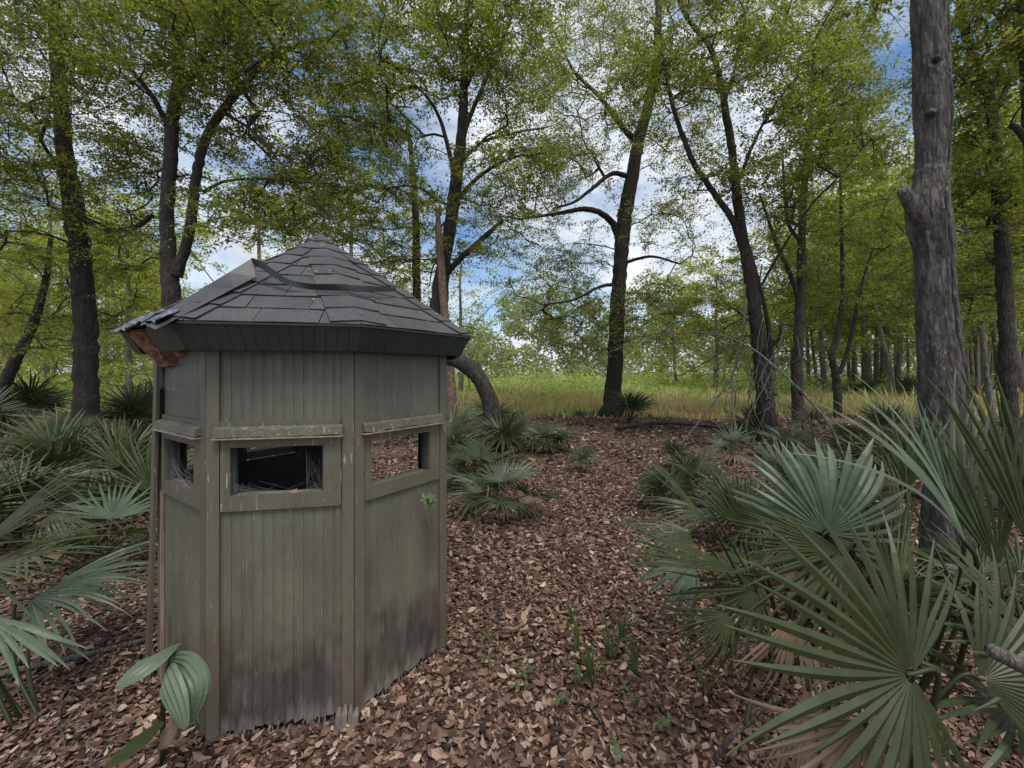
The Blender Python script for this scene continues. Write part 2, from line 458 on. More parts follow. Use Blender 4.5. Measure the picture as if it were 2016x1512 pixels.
BW = .043
for k in range(-1, 7):
    
    sd_ = Side(k)
    wall = MB()
    L = sd_.L
    nm = 'wall'
    uo0, uo1 = .082, L - .118
    ZO0, ZO1 = .995, 1.19
    # plywood core behind boards and trim
    if k in (3, 4):                                     # door jambs at the open back
        ja, jb = (.0, L * .36) if k == 3 else (L * .46, L)
        sd_.box(wall, ja, jb, .02, ZS, -.03, -.008)
        w_o = add(nm, wall.mesh('wall'), M['inner'], hut)
        t = MB(); sd_.box(t, ja, jb, .02, ZS, -.007, .0); add('cladding', t.mesh('cladding'), M['paint'], w_o)
        continue
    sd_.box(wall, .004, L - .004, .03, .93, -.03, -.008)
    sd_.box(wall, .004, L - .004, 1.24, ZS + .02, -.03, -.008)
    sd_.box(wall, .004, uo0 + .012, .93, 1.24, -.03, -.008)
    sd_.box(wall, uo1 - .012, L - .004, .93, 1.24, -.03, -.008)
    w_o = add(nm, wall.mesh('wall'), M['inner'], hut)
    seen = k in (-1, 0, 1)
    # planks
    if seen:
        u0 = .5 * (L - .47)
        for i in range(NPL):
            uc = u0 + (i + .5) * PWD
            o = add('plank', up_me, None, w_o); o.matrix_local = sd_.mat4(uc, 1.262, .0)
            o = add('plank', lo_mes[(i * 3 + k) % 7], None, w_o); o.matrix_local = sd_.mat4(uc, .012 + random.uniform(-.006, .006), .0)
    else:
        t = MB(); sd_.box(t, .01, L - .01, .03, .93, -.007, .0); sd_.box(t, .01, L - .01, 1.25, ZS, -.007, .0)
        add('cladding', t.mesh('cladding'), M['paint'], w_o)
    # corner boards
    for (a0, a1, nn) in ((-.004, BW, .016), (L - BW, L + .004, .016)):
        if k == -1 and a0 < 0: continue                 # this one hangs loose, built below
        t = MB()
        zt = ZS + .03
        zb = .03 + random.uniform(-.02, .02)
        pts = []
        # subdivided board with slightly ragged foot
        n_ = 5; us = np.linspace(a0, a1, n_ + 1)
        zbs = [zb + random.uniform(-.02, .02) for _ in us]
        for j in range(n_):
            c = [sd_.pt(us[j], zbs[j], -.002), sd_.pt(us[j + 1], zbs[j + 1], -.002), sd_.pt(us[j], zbs[j], nn), sd_.pt(us[j + 1], zbs[j + 1], nn),
                 sd_.pt(us[j], zt, -.002), sd_.pt(us[j + 1], zt, -.002), sd_.pt(us[j], zt, nn), sd_.pt(us[j + 1], zt, nn)]
            t.box(c)
        o = add('corner_board', t.mesh('corner_board'), M['trim'], w_o)
    # window frame: four mitred members, sill, drip ledge
    st, fn = .05, .014
    fu0, fu1, fz0, fz1 = BW + .004, L - BW - .004, ZO0 - .062, ZO1 + .046
    fr = MB()
    def memb(c4):                                        # four (u,z) corners -> prism
        c = [sd_.pt(*c4[i], .0) for i in range(4)] + [sd_.pt(*c4[i], fn) for i in range(4)]
        fr.put(c, [[0, 1, 2, 3][::-1], [4, 5, 6, 7], [0, 1, 5, 4], [1, 2, 6, 5], [2, 3, 7, 6], [3, 0, 4, 7]])
    g_ = .0012
    memb([(fu0, fz0), (fu1, fz0), (uo1, ZO0), (uo0, ZO0)])
    memb([(fu0, fz1), (fu0, fz0 + g_), (uo0, ZO0 + g_), (uo0, ZO1)])
    memb([(fu1, fz0 + g_), (fu1, fz1), (uo1, ZO1), (uo1, ZO0 + g_)])
    memb([(fu1, fz1 + g_), (fu0, fz1 + g_), (uo0, ZO1 + g_), (uo1, ZO1 + g_)])
    wf = add('window_frame', fr.mesh('window_frame'), M['trim'], w_o)
    t = MB()                                             # reveal lining
    sd_.box(t, uo0 - .008, uo1 + .008, ZO0 - .012, ZO0 - .002, -.045, .004)
    sd_.box(t, uo0 - .008, uo0 - .001, ZO0 - .001, ZO1, -.045, -.001)
    sd_.box(t, uo1 + .001, uo1 + .008, ZO0 - .001, ZO1, -.045, -.001)
    add('window_lining', t.mesh('window_lining'), M['trim'], w_o)
    if seen or True:
        e0, e1 = (BW - .012, L - BW + .004)
        t = MB(); sd_.box(t, e0 + .012, e1 - .012, 1.280, 1.300, .0, .012); add('upper_rail', t.mesh('upper_rail'), M['trim'], w_o)
        # sloping drip ledge, in short lengths so the edge wavers
        t = MB(); us = np.linspace(e0, e1, 13)
        dz = [random.uniform(-.0018, .0018) for _ in us]
        if k == -1: dz[2] -= .004; dz[3] -= .009; dz[4] -= .004
        for j in range(12):
            c = []
            for z_, n_ in ((1.226, .0), (1.213, .040), (1.262, .0), (1.250, .028)):
                pass
            prof = [(1.243, .015), (1.236, .036), (1.268, .032), (1.2788, .0125)]
            A = [sd_.pt(us[j], z + dz[j] * (2 if i in (1, 2) else 0), n2) for i, (z, n2) in enumerate(prof)]
            B = [sd_.pt(us[j + 1], z + dz[j + 1] * (2 if i in (1, 2) else 0), n2) for i, (z, n2) in enumerate(prof)]
            t.put(A + B, [[0, 1, 5, 4], [1, 2, 6, 5], [2, 3, 7, 6], [3, 0, 4, 7], [0, 3, 2, 1], [4, 5, 6, 7]])
        add('drip_ledge', t.mesh('drip_ledge'), M['ledge'], w_o)
        # thin projecting lip with bare edge
        t = MB(); sd_.box(t, e0 - .004, e1 + .004, 1.228, 1.2325, .0145, .046)
        add('ledge_lip', t.mesh('ledge_lip'), M['raw'] if k != 9 else M['ledge'], w_o)
    if seen:                                             # pale splintered foot of the plywood
        t = MB()
        for i in range(60):
            u = random.uniform(.05, L - .05); w_ = random.uniform(.0015, .005); h_ = random.uniform(.006, .030) * (1.5 if random.random() < .2 else 1); ln = random.uniform(-.004, .012)
            z0 = random.uniform(-.005, .015)
            t.put([sd_.pt(u - w_, z0 + h_, .009), sd_.pt(u + w_, z0 + h_, .009), sd_.pt(u + random.uniform(-.006, .006), z0, .010 + ln), sd_.pt(u, z0 + h_ * .7, .002)],
                  None, [[0, 1, 2], [0, 2, 3], [1, 3, 2]])
        o = add('splintered_foot', t.mesh('splintered_foot'), M['paint'], w_o); tag(o, kind='stuff')

# peeled plywood tongues at the foot of the front corner
t = MB(); s0 = Side(0)
for i, (u, w_, h_, ln) in enumerate(((.50, .012, .07, .03), (.525, .011, .08, .045), (.548, .010, .075, .03), (.570, .012, .06, .05))):
    a, b_, c_ = s0.pt(u, .01 + h_, .017), s0.pt(u, .02 + h_ * .5, .017 + ln * .5), s0.pt(u, -.01, .02 + ln)
    w3 = s0.u * w_
    t.put([a - w3 * .5, a + w3 * .5, b_ - w3, b_ + w3, c_ - w3 * .8, c_ + w3 * .8, a + s0.n * .003, b_ + s0.n * .004, c_ + s0.n * .003],
          None, [[0, 1, 6], [0, 6, 2], [6, 7, 2], [1, 3, 6], [6, 3, 7], [2, 7, 4], [7, 8, 4], [3, 5, 7], [7, 5, 8]])
add('peeled_plywood', t.mesh('peeled_plywood'), M['trim'], hut)

# loose corner trim at the far left, its foot sprung outwards, and the bare edge behind it
sm = Side(-1)
t = MB()
top, mid_, bot = sm.pt(.01, ZS, .012), sm.pt(-.004, .95, .022), sm.pt(-.075, .0, .03)
pts = smoothline([top, mid_, (mid_ + bot) / 2 + np.array([.004, 0, 0]), bot], 5)
wv, dv = sm.u * .045, sm.n * .014
for i in range(len(pts) - 1):
    t.box([pts[i + 1] + x * wv + y * dv for y in (0, 1) for x in (-.5, .5)] + [pts[i] + x * wv + y * dv for y in (0, 1) for x in (-.5, .5)])
o = add('loose_trim', t.mesh('loose_trim'), M['trim'], hut); o['label'] = 'corner trim board sprung loose at its foot'
t = MB(); sm.box(t, .018, .034, .02, .93, .0, .012); add('bare_edge', t.mesh('bare_edge'), M['raw'], hut)

# roof -------------------------------------------------------------
roof = add('roof', None, None, hut) if False else None
rb = MB()
ring = [vx(k, RE - .012, ZE - .012) for k in range(8)]; ap = APX + np.array([0, 0, -.015])
rb.put(ring + [ap], None, [[k, (k + 1) % 8, 8] for k in range(8)])
inner = [vx(k, RW - .05, ZE - .03) for k in range(8)]
rb.put(ring + inner, [[k, k + 8, (k + 1) % 8 + 8, (k + 1) % 8] for k in range(8)])
roof = add('roof', rb.mesh('roof'), M['inner'], hut)


def facet(k):
    a, b = vx(k, RE, ZE), vx(k + 1, RE, ZE)
    m_ = (a + b) / 2; L = np.linalg.norm(b - a); u = (b - a) / L
    nrm = np.cross(b - a, APX - a); nrm /= np.linalg.norm(nrm)
    if nrm[2] < 0: nrm = -nrm
    return a, b, m_, L, u, nrm


def fp(k, x, v, off):                                   # x metres from the facet's middle, v 0 eave .. 1 apex
    a, b, m_, L, u, nrm = facet(k)
    h = L / 2 * (1 - v); x = max(-h, min(h, x))
    apx = APX
    s = .5 if h < 1e-6 else .5 + x / (2 * h)
    base = a + (b - a) * s
    return base + (apx - base) * v + nrm * off


NC = 9
for k in range(8):
    a, b, m_, L, u, nrm = facet(k)
    for j in range(NC):
        v0, v1 = j / NC, min(.995, (j + 1.15) / NC)
        h0 = L / 2 * (1 - v0)
        wtab = .235
        x = -h0 - random.uniform(0, wtab)
        while x < h0:
            xe = x + wtab
            x0, x1 = max(x, -h0), min(xe - .0035, h0)
            x += wtab
            if x1 - x0 < .012: continue
            if k == -1 % 8 and j == 0 and x0 > -.25 and x0 < .15: pass
            lb, lt, th = .0085 + random.uniform(-.001, .003), .0035, .0045
            sag = random.uniform(-.002, .002)
            xm = (x0 + x1) / 2
            V = []
            for off in (-th, 0):
                V += [fp(k, x0, v0 + sag, lb + off), fp(k, xm, v0 + sag + .001, lb + off + .001), fp(k, x1, v0 + sag, lb + off),
                      fp(k, x0, v1, lt + off), fp(k, xm, v1, lt + off), fp(k, x1, v1, lt + off)]
            q = [[6, 7, 10, 9], [7, 8, 11, 10], [0, 3, 4, 1], [1, 4, 5, 2], [0, 1, 7, 6], [1, 2, 8, 7], [2, 5, 11, 8], [3, 0, 6, 9], [5, 4, 10, 11], [4, 3, 9, 10]]
            add('shingle', npmesh('shingle', V, np.array(q), np.full(12, .5)), M['shingle'], roof)
    # hip caps on the hip at vertex k (between facet k-1 and facet k)
    NH = 9
    for j in range(NH):
        v0, v1 = j / NH + .012, min(.99, (j + 1.2) / NH + .012)
        w0 = .115 if k == 1 else .085
        w0 = w0 * (.9 + .2 * random.random())
        L0, L1 = L / 2 * (1 - v0), L / 2 * (1 - v1)
        w1 = min(w0, L1 * 1.0); w0c = min(w0, L0 * 1.0)
        def tri(v, w, o_):
            Lh = L / 2 * (1 - v)
            hp = vx(k, RE, ZE); hp = hp + (APX - hp) * v + np.array([0, 0, o_ * .8])
            # the wings run level round the hip and dip a little towards the eave
            return [fp(k - 1, Lh - w, v - .010, o_), hp + np.array([0, 0, .004]), fp(k, -Lh + w, v - .010, o_)]
        ob, ot = .0165 + random.uniform(0, .003), .010
        V = tri(v0, w0c, ob - .004) + tri(v1, w1, ot - .004) + tri(v0, w0c, ob) + tri(v1, w1, ot)
        q = [[6, 7, 10, 9], [7, 8, 11, 10], [0, 3, 4, 1], [1, 4, 5, 2], [0, 1, 7, 6], [1, 2, 8, 7], [2, 5, 11, 8], [3, 0, 6, 9], [5, 4, 10, 11], [4, 3, 9, 10]]
        add('shingle', npmesh('shingle', V, np.array(q), np.full(12, .5)), M['shingle'], roof)
rc = MB()
rc.put([vx(k + .5, .075, ZA - .030) + np.array([APX[0], 0, 0]) for k in range(8)] + [APX + np.array([0, 0, .026])], None, [[k, (k + 1) % 8, 8] for k in range(8)])
add('ridge_cap', rc.mesh('ridge_cap'), M['shingle'], roof)

# sloping beaded fascia under the eave
for k in range(8):
    a, b = vx(k, RE - .004, ZE - .006), vx(k + 1, RE - .004, ZE - .006); c_, d_ = vx(k, RS, ZS), vx(k + 1, RS, ZS)
    out = Side(k).n
    NP = 15
    seen = k in (7, 0, 1, 2)
    t = MB()
    def fpt(s, h, o_): return (a + (b - a) * s) * h + (c_ + (d_ - c_) * s) * (1 - h) + out * o_
    lo_s = .60 if k == 7 else 0.0
    t.box([fpt(s, h, o_) for h in (0, 1) for o_ in (-.016, -.004) for s in (lo_s, 1)])
    fa = add('fascia', t.mesh('fascia'), M['green'], hut)
    if seen:
        for i in range(NP):
            s0_, s1_ = i / NP, (i + 1) / NP
            if k == 7 and (s1_ < .58 and not s1_ < .14): continue
            e = .0016 / .65
            V = [fpt(s, h, o_) for h in (0, 1) for (s, o_) in ((s0_ + e * .3, -.003), (s0_ + e * .3, .0015), (s0_ + 1.4 * e, .003), (s1_ - 1.4 * e, .003), (s1_ - e * .3, .0015), (s1_ - e * .3, -.003))]
            q = [[j, (j + 1) % 6, 6 + (j + 1) % 6, 6 + j] for j in range(6)] + [[0, 1, 2, 3], [0, 3, 4, 5], [6, 7, 8, 9], [6, 9, 10, 11]]
            add('plank', npmesh('plank', V, np.array(q), np.full(12, .5)), M['green'], fa)
    # dark drip lip along the eave
    t = MB()
    e0, e1 = vx(k, RE + .008, ZE + .001), vx(k + 1, RE + .008, ZE + .001); i0, i1 = vx(k, RE - .02, ZE + .009), vx(k + 1, RE - .02, ZE + .009)
    s_ = .62 if k == 7 else 0
    e0 = e0 + (e1 - e0) * s_; i0 = i0 + (i1 - i0) * s_
    dz = np.array([0, 0, -.007])
    t.box([e0 + dz, e1 + dz, i0 + dz, i1 + dz, e0, e1, i0, i1])
    add('drip_edge', t.mesh('drip_edge'), M['metal'], hut)

# rotted corner of the eave, torn felt, curled flaps
s7 = 7
def eave(s, h, o_=0.0, k=7):
    a, b = vx(k, RE, ZE), vx(k + 1, RE, ZE); c_, d_ = vx(k, RS - .03, ZS - .01), vx(k + 1, RS - .03, ZS - .01)
    return (a + (b - a) * s) * h + (c_ + (d_ - c_) * s) * (1 - h) + Side(k).n * o_
def jagged_block(name, s0_, s1_, h0, h1, o0, o1, mat, amp=.012, seg=5, par=hut):
    """block of broken wood with an uneven, splintered front and foot"""
    t = MB(); V = []
    for i in range(seg + 1):
        s_ = s0_ + (s1_ - s0_) * i / seg
        for j in range(seg + 1):
            h_ = h0 + (h1 - h0) * j / seg
            V.append(eave(s_, h_, o1 + random.uniform(-amp, amp)) + np.array([0, 0, random.uniform(-amp, amp) * .6 * (1.6 if j == 0 else .6)]))
    nb = len(V)
    for i in range(seg + 1):
        for j in range(seg + 1):
            V.append(eave(s0_ + (s1_ - s0_) * i / seg, h0 + (h1 - h0) * j / seg, o0))
    w = seg + 1; q = []
    for i in range(seg):
        for j in range(seg):
            q.append([i * w + j, (i + 1) * w + j, (i + 1) * w + j + 1, i * w + j + 1])
            q.append([nb + i * w + j, nb + i * w + j + 1, nb + (i + 1) * w + j + 1, nb + (i + 1) * w + j])
    for i in range(seg):
        q.append([i * w, nb + i * w, nb + (i + 1) * w, (i + 1) * w]); q.append([i * w + seg, (i + 1) * w + seg, nb + (i + 1) * w + seg, nb + i * w + seg])
        q.append([i, i + 1, nb + i + 1, nb + i]); q.append([seg * w + i, nb + seg * w + i, nb + seg * w + i + 1, seg * w + i + 1])
    t.put(V, q)
    return add(name, t.mesh(name), mat, par)
jagged_block('rotted_rafter_end', .12, .40, -.42, .95, -.07, .004, M['rot'])
jagged_block('rotted_rafter_end', .37, .57, -.05, .92, -.09, -.035, M['rot'], .015)
for (s0_, s1_, v0, v1, o0) in ((.02, .42, -.03, .10, .016), (.40, .66, -.02, .085, .026), (.66, .99, -.025, .06, .022)):
    t = MB(); seg = 7; V = []; q = []
    L7 = facet(7)[3]
    for i in range(seg + 1):
        for j in range(4):
            v = v0 + (v1 - v0) * j / 3
            V.append(fp(7, (-.5 + s0_ + (s1_ - s0_) * i / seg) * L7, max(v + random.uniform(-.012, .012), -.05), o0 + random.uniform(-.005, .010)))
    for i in range(seg):
        for j in range(3): q.append([i * 4 + j, (i + 1) * 4 + j, (i + 1) * 4 + j + 1, i * 4 + j + 1])
    t.put(V, q); o = add('torn_felt', t.mesh('torn_felt'), M['felt'], roof)
    so = o.modifiers.new('s', 'SOLIDIFY'); so.thickness = .003

# flashing torn off the roof: a wide angle strip up the left, kinked and trailing across the front
def roof_ray(px, py, off):
    d3 = np.array([(px - 1008) / F, 1.0, (HY - py) / F]); o3 = np.array([0, 0, EYE]) - HC
    best = 0
    for k in (7, 0, 1):
        a, b, m_, L, u, nrm = facet(k)
        den = d3 @ nrm
        if den < -1e-3: best = max(best, ((a + nrm * off - o3) @ nrm) / den)
    return o3 + d3 * (best if best else 1.9)
lerp3 = lambda A, B, n: np.array([A + (B - A) * t_ for t_ in np.linspace(0, 1, n)])
tp = lerp3(roof_ray(285, 638, .02), roof_ray(498, 508, .09), 5)
bt = lerp3(roof_ray(306, 650, .010), roof_ray(503, 546, .035), 5)
n_ = len(tp); bk = tp + np.array([.01, .028, -.008])
t = MB(); V = np.vstack([bk, tp, bt, tp]); q = [[i, i + 1, n_ + i + 1, n_ + i] for i in range(n_ - 1)] + [[3 * n_ + i, 3 * n_ + i + 1, 2 * n_ + i + 1, 2 * n_ + i] for i in range(n_ - 1)]
t.put(V, q)
o = add('bent_flashing', t.mesh('bent_flashing'), M['metal_grey'], hut); so = o.modifiers.new('s', 'SOLIDIFY'); so.thickness = .002
cl = smoothline([roof_ray(x, y, o_) for x, y, o_ in ((494, 508, .10), (515, 514, .10), (540, 532, .075), (568, 550, .055), (610, 558, .045), (660, 560, .05), (720, 563, .06), (779, 566, .05))], 4)
cl2 = smoothline([roof_ray(x, y, o_) for x, y, o_ in ((499, 520, .075), (519, 531, .07), (541, 548, .05), (571, 563, .035), (612, 570, .02), (662, 572, .025), (720, 575, .04), (779, 574, .035))], 4)
n_ = len(cl); t = MB(); V = np.vstack([cl, cl2])
t.put(V, [[i, i + 1, n_ + i + 1, n_ + i] for i in range(n_ - 1)])
o = add('bent_flashing', t.mesh('bent_flashing'), M['metal'], hut); so = o.modifiers.new('s', 'SOLIDIFY'); so.thickness = .002


def web_patch(side, u0, u1, z0, z1, n0, name='cobweb', cnt=40):
    t = MB()
    for i in range(cnt):
        a = side.pt(random.uniform(u0, u1), random.choice((z0, z0 + random.uniform(0, .3) * (z1 - z0))), n0 + random.uniform(0, .012))
        b_ = side.pt(random.choice((u0, random.uniform(u0, u1))), random.uniform(z0, z1), n0 + random.uniform(0, .006))
        m_ = (a + b_) / 2 + np.array([0, 0, -.008]); t.tube([a, m_, b_], .00035, 3)
    o = add(name, t.mesh(name), M['web'], hut); tag(o, kind='stuff')
web_patch(Side(0), .09, .46, .985, 1.05, -.01); web_patch(Side(-1), .08, .46, .985, 1.16, -.012, cnt=70)
web_patch(Side(-1), .05, .35, 1.42, 1.56, .018, cnt=50); web_patch(Side(0), .36, .45, .99, 1.19, -.02, cnt=25)

# ------------------------------------------------------------------ ground sheet
def gh(x, y):
    """height of the ground: gentle swells away from the hut, level in front"""
    r = np.hypot(x + 1.0, y - 2.3); k = np.clip((r - 1.5) / 4, 0, 1)
    h = .05 * np.sin(x * .9 + 1.3) * np.cos(y * .7) + .03 * np.sin(x * 2.1 + y * 1.3)
    far = np.clip((y - 45) / 150, 0, 1)
    return h * k * np.clip(1 - (y - 20) / 40, .3, 1) - far * 1.2


xs = np.sign(np.linspace(-1, 1, 141)) * np.abs(np.linspace(-1, 1, 141)) ** 2.6 * 420
ys = np.linspace(0, 1, 150) ** 2.4 * 620 - 12
X, Y = np.meshgrid(xs, ys)
Z = gh(X, Y)
i = np.arange(149)[:, None] * 141 + np.arange(140)[None]
q = np.stack([i, i + 1, i + 142, i + 141], -1).reshape(-1, 4)
gr = add('ground', npmesh('ground', np.stack([X, Y, Z], -1).reshape(-1, 3), q, smooth=True), M['ground']); tag(gr, kind='structure')


def leaves_arrays(C, D, N, L, W, fold=.25, curl=0.0):
    """rhombic leaves folded along the midrib: 4 vertices, 2 triangles each"""
    D = unit(D); S_ = unit(np.cross(D, N)); N = np.cross(S_, D)
    L = L[:, None]; W = W[:, None]
    base = C - D * L * .5; tip = C + D * L * .5 - N * L * curl
    mid = C - D * L * .06
    a = mid + S_ * W * .5 + N * W * fold; b = mid - S_ * W * .5 + N * W * fold
    V = np.stack([base, a, tip, b], 1).reshape(-1, 3)
    k = np.arange(len(C))[:, None] * 4
    Fc = np.concatenate([k + np.array([[0, 1, 2]]), k + np.array([[0, 2, 3]])])
    return V, Fc


# leaf litter -------------------------------------------------------
def litter(d0, d1, dens, size, seed):
    r = np.random.default_rng(seed)
    w = 1.45
    area = w * (d1 ** 2 - d0 ** 2)
    n = int(area * dens)
    y = np.sqrt(r.uniform(d0 ** 2, d1 ** 2, n)); x = r.uniform(-w, w, n) * y
    keep = (np.hypot(x - HC[0], y - HC[1]) > .69)
    # thinner, trampled patches show the dark soil
    pat = np.sin(x * 2.3 + 1) * np.sin(y * 2.9) + .6 * np.sin(x * 5.1 - y * 3.7)
    keep &= r.random(n) < np.clip(1.0 + .35 * pat, .45, 1)
    x, y = x[keep], y[keep]; n = len(x)
    z = gh(x, y) + r.uniform(.002, .022, n)
    ang = r.uniform(0, 6.283, n); tilt = r.normal(0, .34, (n, 2))
    N = unit(np.stack([tilt[:, 0], tilt[:, 1], np.ones(n)], -1))
    D = np.stack([np.cos(ang), np.sin(ang), r.normal(0, .22, n)], -1)
    D = unit(D - (D * N).sum(-1, keepdims=True) * N)
    L = size * np.exp(r.normal(-.05, .38, n)).clip(.35, 2.1); W = L * r.uniform(.3, .66, n)
    S_ = np.cross(D, N); Lc, Wc = L[:, None], W[:, None]
    C = np.stack([x, y, z], -1); cu = r.normal(.0, .24, n)[:, None]; fo = r.uniform(-.12, .35, n)[:, None]
    base = C - D * Lc * .5 + N * Lc * cu * .4
    m1 = C - D * Lc * .2; m2 = C + D * Lc * .16; tip = C + D * Lc * .5 + N * Lc * cu
    V = np.stack([base, m1 + S_ * Wc * .5 + N * Wc * fo, m2 + S_ * Wc * .44 + N * Wc * fo, tip, m2 - S_ * Wc * .44 + N * Wc * fo, m1 - S_ * Wc * .5 + N * Wc * fo], 1).reshape(-1, 3)
    V[:, 2] = np.maximum(V[:, 2], gh(V[:, 0], V[:, 1]) + .0015)
    k = np.arange(n)[:, None] * 6
    Fq = np.concatenate([k + np.array([[0, 1, 2, 3]]), k + np.array([[0, 3, 4, 5]])])
    v = np.clip(r.beta(1.3, 1.95, n), 0, .96); v[r.random(n) < .0015] = 1.0
    return V, Fq, np.repeat(v, 6)


for (d0, d1, de, sz, sd0) in ((.9, 3.0, 4600, .032, 1), (3.0, 6.5, 1900, .041, 2), (6.5, 15, 330, .072, 3)):
    V, Fq, v = litter(d0, d1, de, sz, sd0)
    o = add('fallen_leaves', npmesh('fallen_leaves', V, Fq, v), M['litter']); tag(o, 'brown and tan fallen leaves covering the forest floor', kind='stuff')

# fine twigs
t = MB()
for i in range(560):
    y = math.sqrt(random.uniform(1.2 ** 2, 11 ** 2)); x = random.uniform(-1.3, 1.3) * y
    if i > 420: y = random.uniform(1.3, 3.2); x = random.uniform(-1.3, -.75) * y
    if math.hypot(x - HC[0], y - HC[1]) < .85: continue
    a = random.uniform(0, 6.28); L_ = random.uniform(.08, .35) * (1 + y * .12); z = float(gh(x, y)) + .018
    d3 = np.array([math.cos(a), math.sin(a), random.uniform(-.03, .12)]) * L_
    p0 = np.array([x, y, z]); t.tube([p0, p0 + d3 * .5 + np.array([random.uniform(-.03, .03), random.uniform(-.03, .03), .01]), p0 + d3], [.003, .0025, .001], 4, v=.5)
o = add('fallen_twigs', t.mesh('fallen_twigs'), M['stick']); tag(o, 'thin dead twigs scattered over the fallen leaves', kind='stuff')

# ------------------------------------------------------------------ meadow
def meadow():
    r = np.random.default_rng(5); n = 95000
    y = r.uniform(0, 1, n) ** 1.5 * 34 + 12.6; x = r.uniform(-1.45, 1.45, n) * y
    edge = 13.6 + 1.0 * np.sin(x * .7) + .6 * np.sin(x * 1.9 + 2) + np.clip(np.abs(x - 1) * .0, 0, 5)
    edge = edge + np.where(x < -3.5, 3.0, 0) + np.where(x > 13, -1, 0)
    k = (y > edge + r.normal(0, .5, n)) | (r.random(n) < .03); x, y = x[k], y[k]; n = len(x)
    patch = np.sin(x * .35 + 1) * np.cos(y * .3 + x * .12) + .5 * np.sin(x * .9 + y * .6)
    h = (r.uniform(.22, .55, n) + np.where(r.random(n) < .06, r.uniform(.1, .5, n), 0)) * np.clip((y - 11.5) / 4, .45, 1) * (1 + .25 * patch) * (1 + .3 * np.sin(x * 2.7 + 1.1 * y) * np.sin(1.9 * y))
    w = .010 + .0011 * y; a = r.uniform(0, 6.283, n); lean = r.normal(0, .22, (n, 2))
    b0 = np.stack([x, y, gh(x, y)], -1); s = np.stack([np.cos(a), np.sin(a), 0 * a], -1) * w[:, None]
    m_ = b0 + np.stack([lean[:, 0] * h * .4, lean[:, 1] * h * .4, h * .6], -1); tp = b0 + np.stack([lean[:, 0] * h * 1.3, lean[:, 1] * h * 1.3, h], -1)
    V = np.stack([b0 - s, b0 + s, m_ + s * .8, m_ - s * .8, tp], 1).reshape(-1, 3)
    kk = np.arange(n)[:, None] * 5
    cell = np.sin(x * 3.1 + 2 * np.sin(y * 1.7)) * np.sin(y * 2.3 + x * .8)
    v = np.clip(.56 + .20 * patch + .16 * cell - .018 * (y - 18) + r.normal(0, .24, n), 0, 1)
    return V, [kk + np.array([[0, 1, 2, 3]]), kk + np.array([[3, 2, 4]])], np.repeat(v, 5)


V, Fs, v = meadow()
o = add('meadow_grass', npmesh('meadow_grass', V, Fs, v), M['grass']); tag(o, 'tall green and straw coloured grass in the open meadow', kind='stuff')


def clump_leaves(r, centers, rad, nl, size, updir=.5, flat=.7):
    """leafy masses: leaves on and in the ellipsoids round the centres"""
    n = len(centers) * nl
    c = np.repeat(centers, nl, 0); R = np.repeat(rad, nl, 0)
    d = unit(r.normal(size=(n, 3))); rr = r.uniform(.35, 1, n)[:, None] ** .6
    off = d * rr * R[:, None] * np.array([1, 1, flat])
    N = unit(d * .6 + np.array([0, 0, updir]) + r.normal(0, .5, (n, 3))); D = unit(r.normal(size=(n, 3)))
    D = unit(D - (D * N).sum(-1, keepdims=True) * N)
    sz = size * r.uniform(.6, 1.4, n)
    return leaves_arrays(c + off, D, N, sz, sz * .5)


# low bright shrubs at the far side of the meadow: one uncountable mass
r = np.random.default_rng(11); n = 1100
y = 17.5 + 25.5 * r.uniform(0, 1, n) ** 1.3; x = r.uniform(-1.4, 1.4, n) * y; y = y + np.clip(x - 4, 0, 5)
hh = r.uniform(.7, 1.7, n) * (1 + .35 * np.sin(x * .5)) * np.clip((y - 14) / 14, .5, 1.15)
z = gh(x, y) + hh * .55
k = ~((y < 22) & (r.random(n) < .35))
x, y, z, hh = x[k], y[k], z[k], hh[k]
V, Fc = clump_leaves(r, np.stack([x, y, z], -1), np.clip(hh * .8, .4, 2), 115, .135, flat=.8)
o = add('meadow_shrubbery', npmesh('meadow_shrubbery', V, Fc, np.clip(np.repeat(r.beta(2, 2, len(V) // 4), 4) + np.repeat(np.repeat(r.normal(0, .18, len(x)), 115), 4), 0, 1)), M['shrub'])
tag(o, 'bright green low shrubbery beyond the meadow grass', kind='stuff')


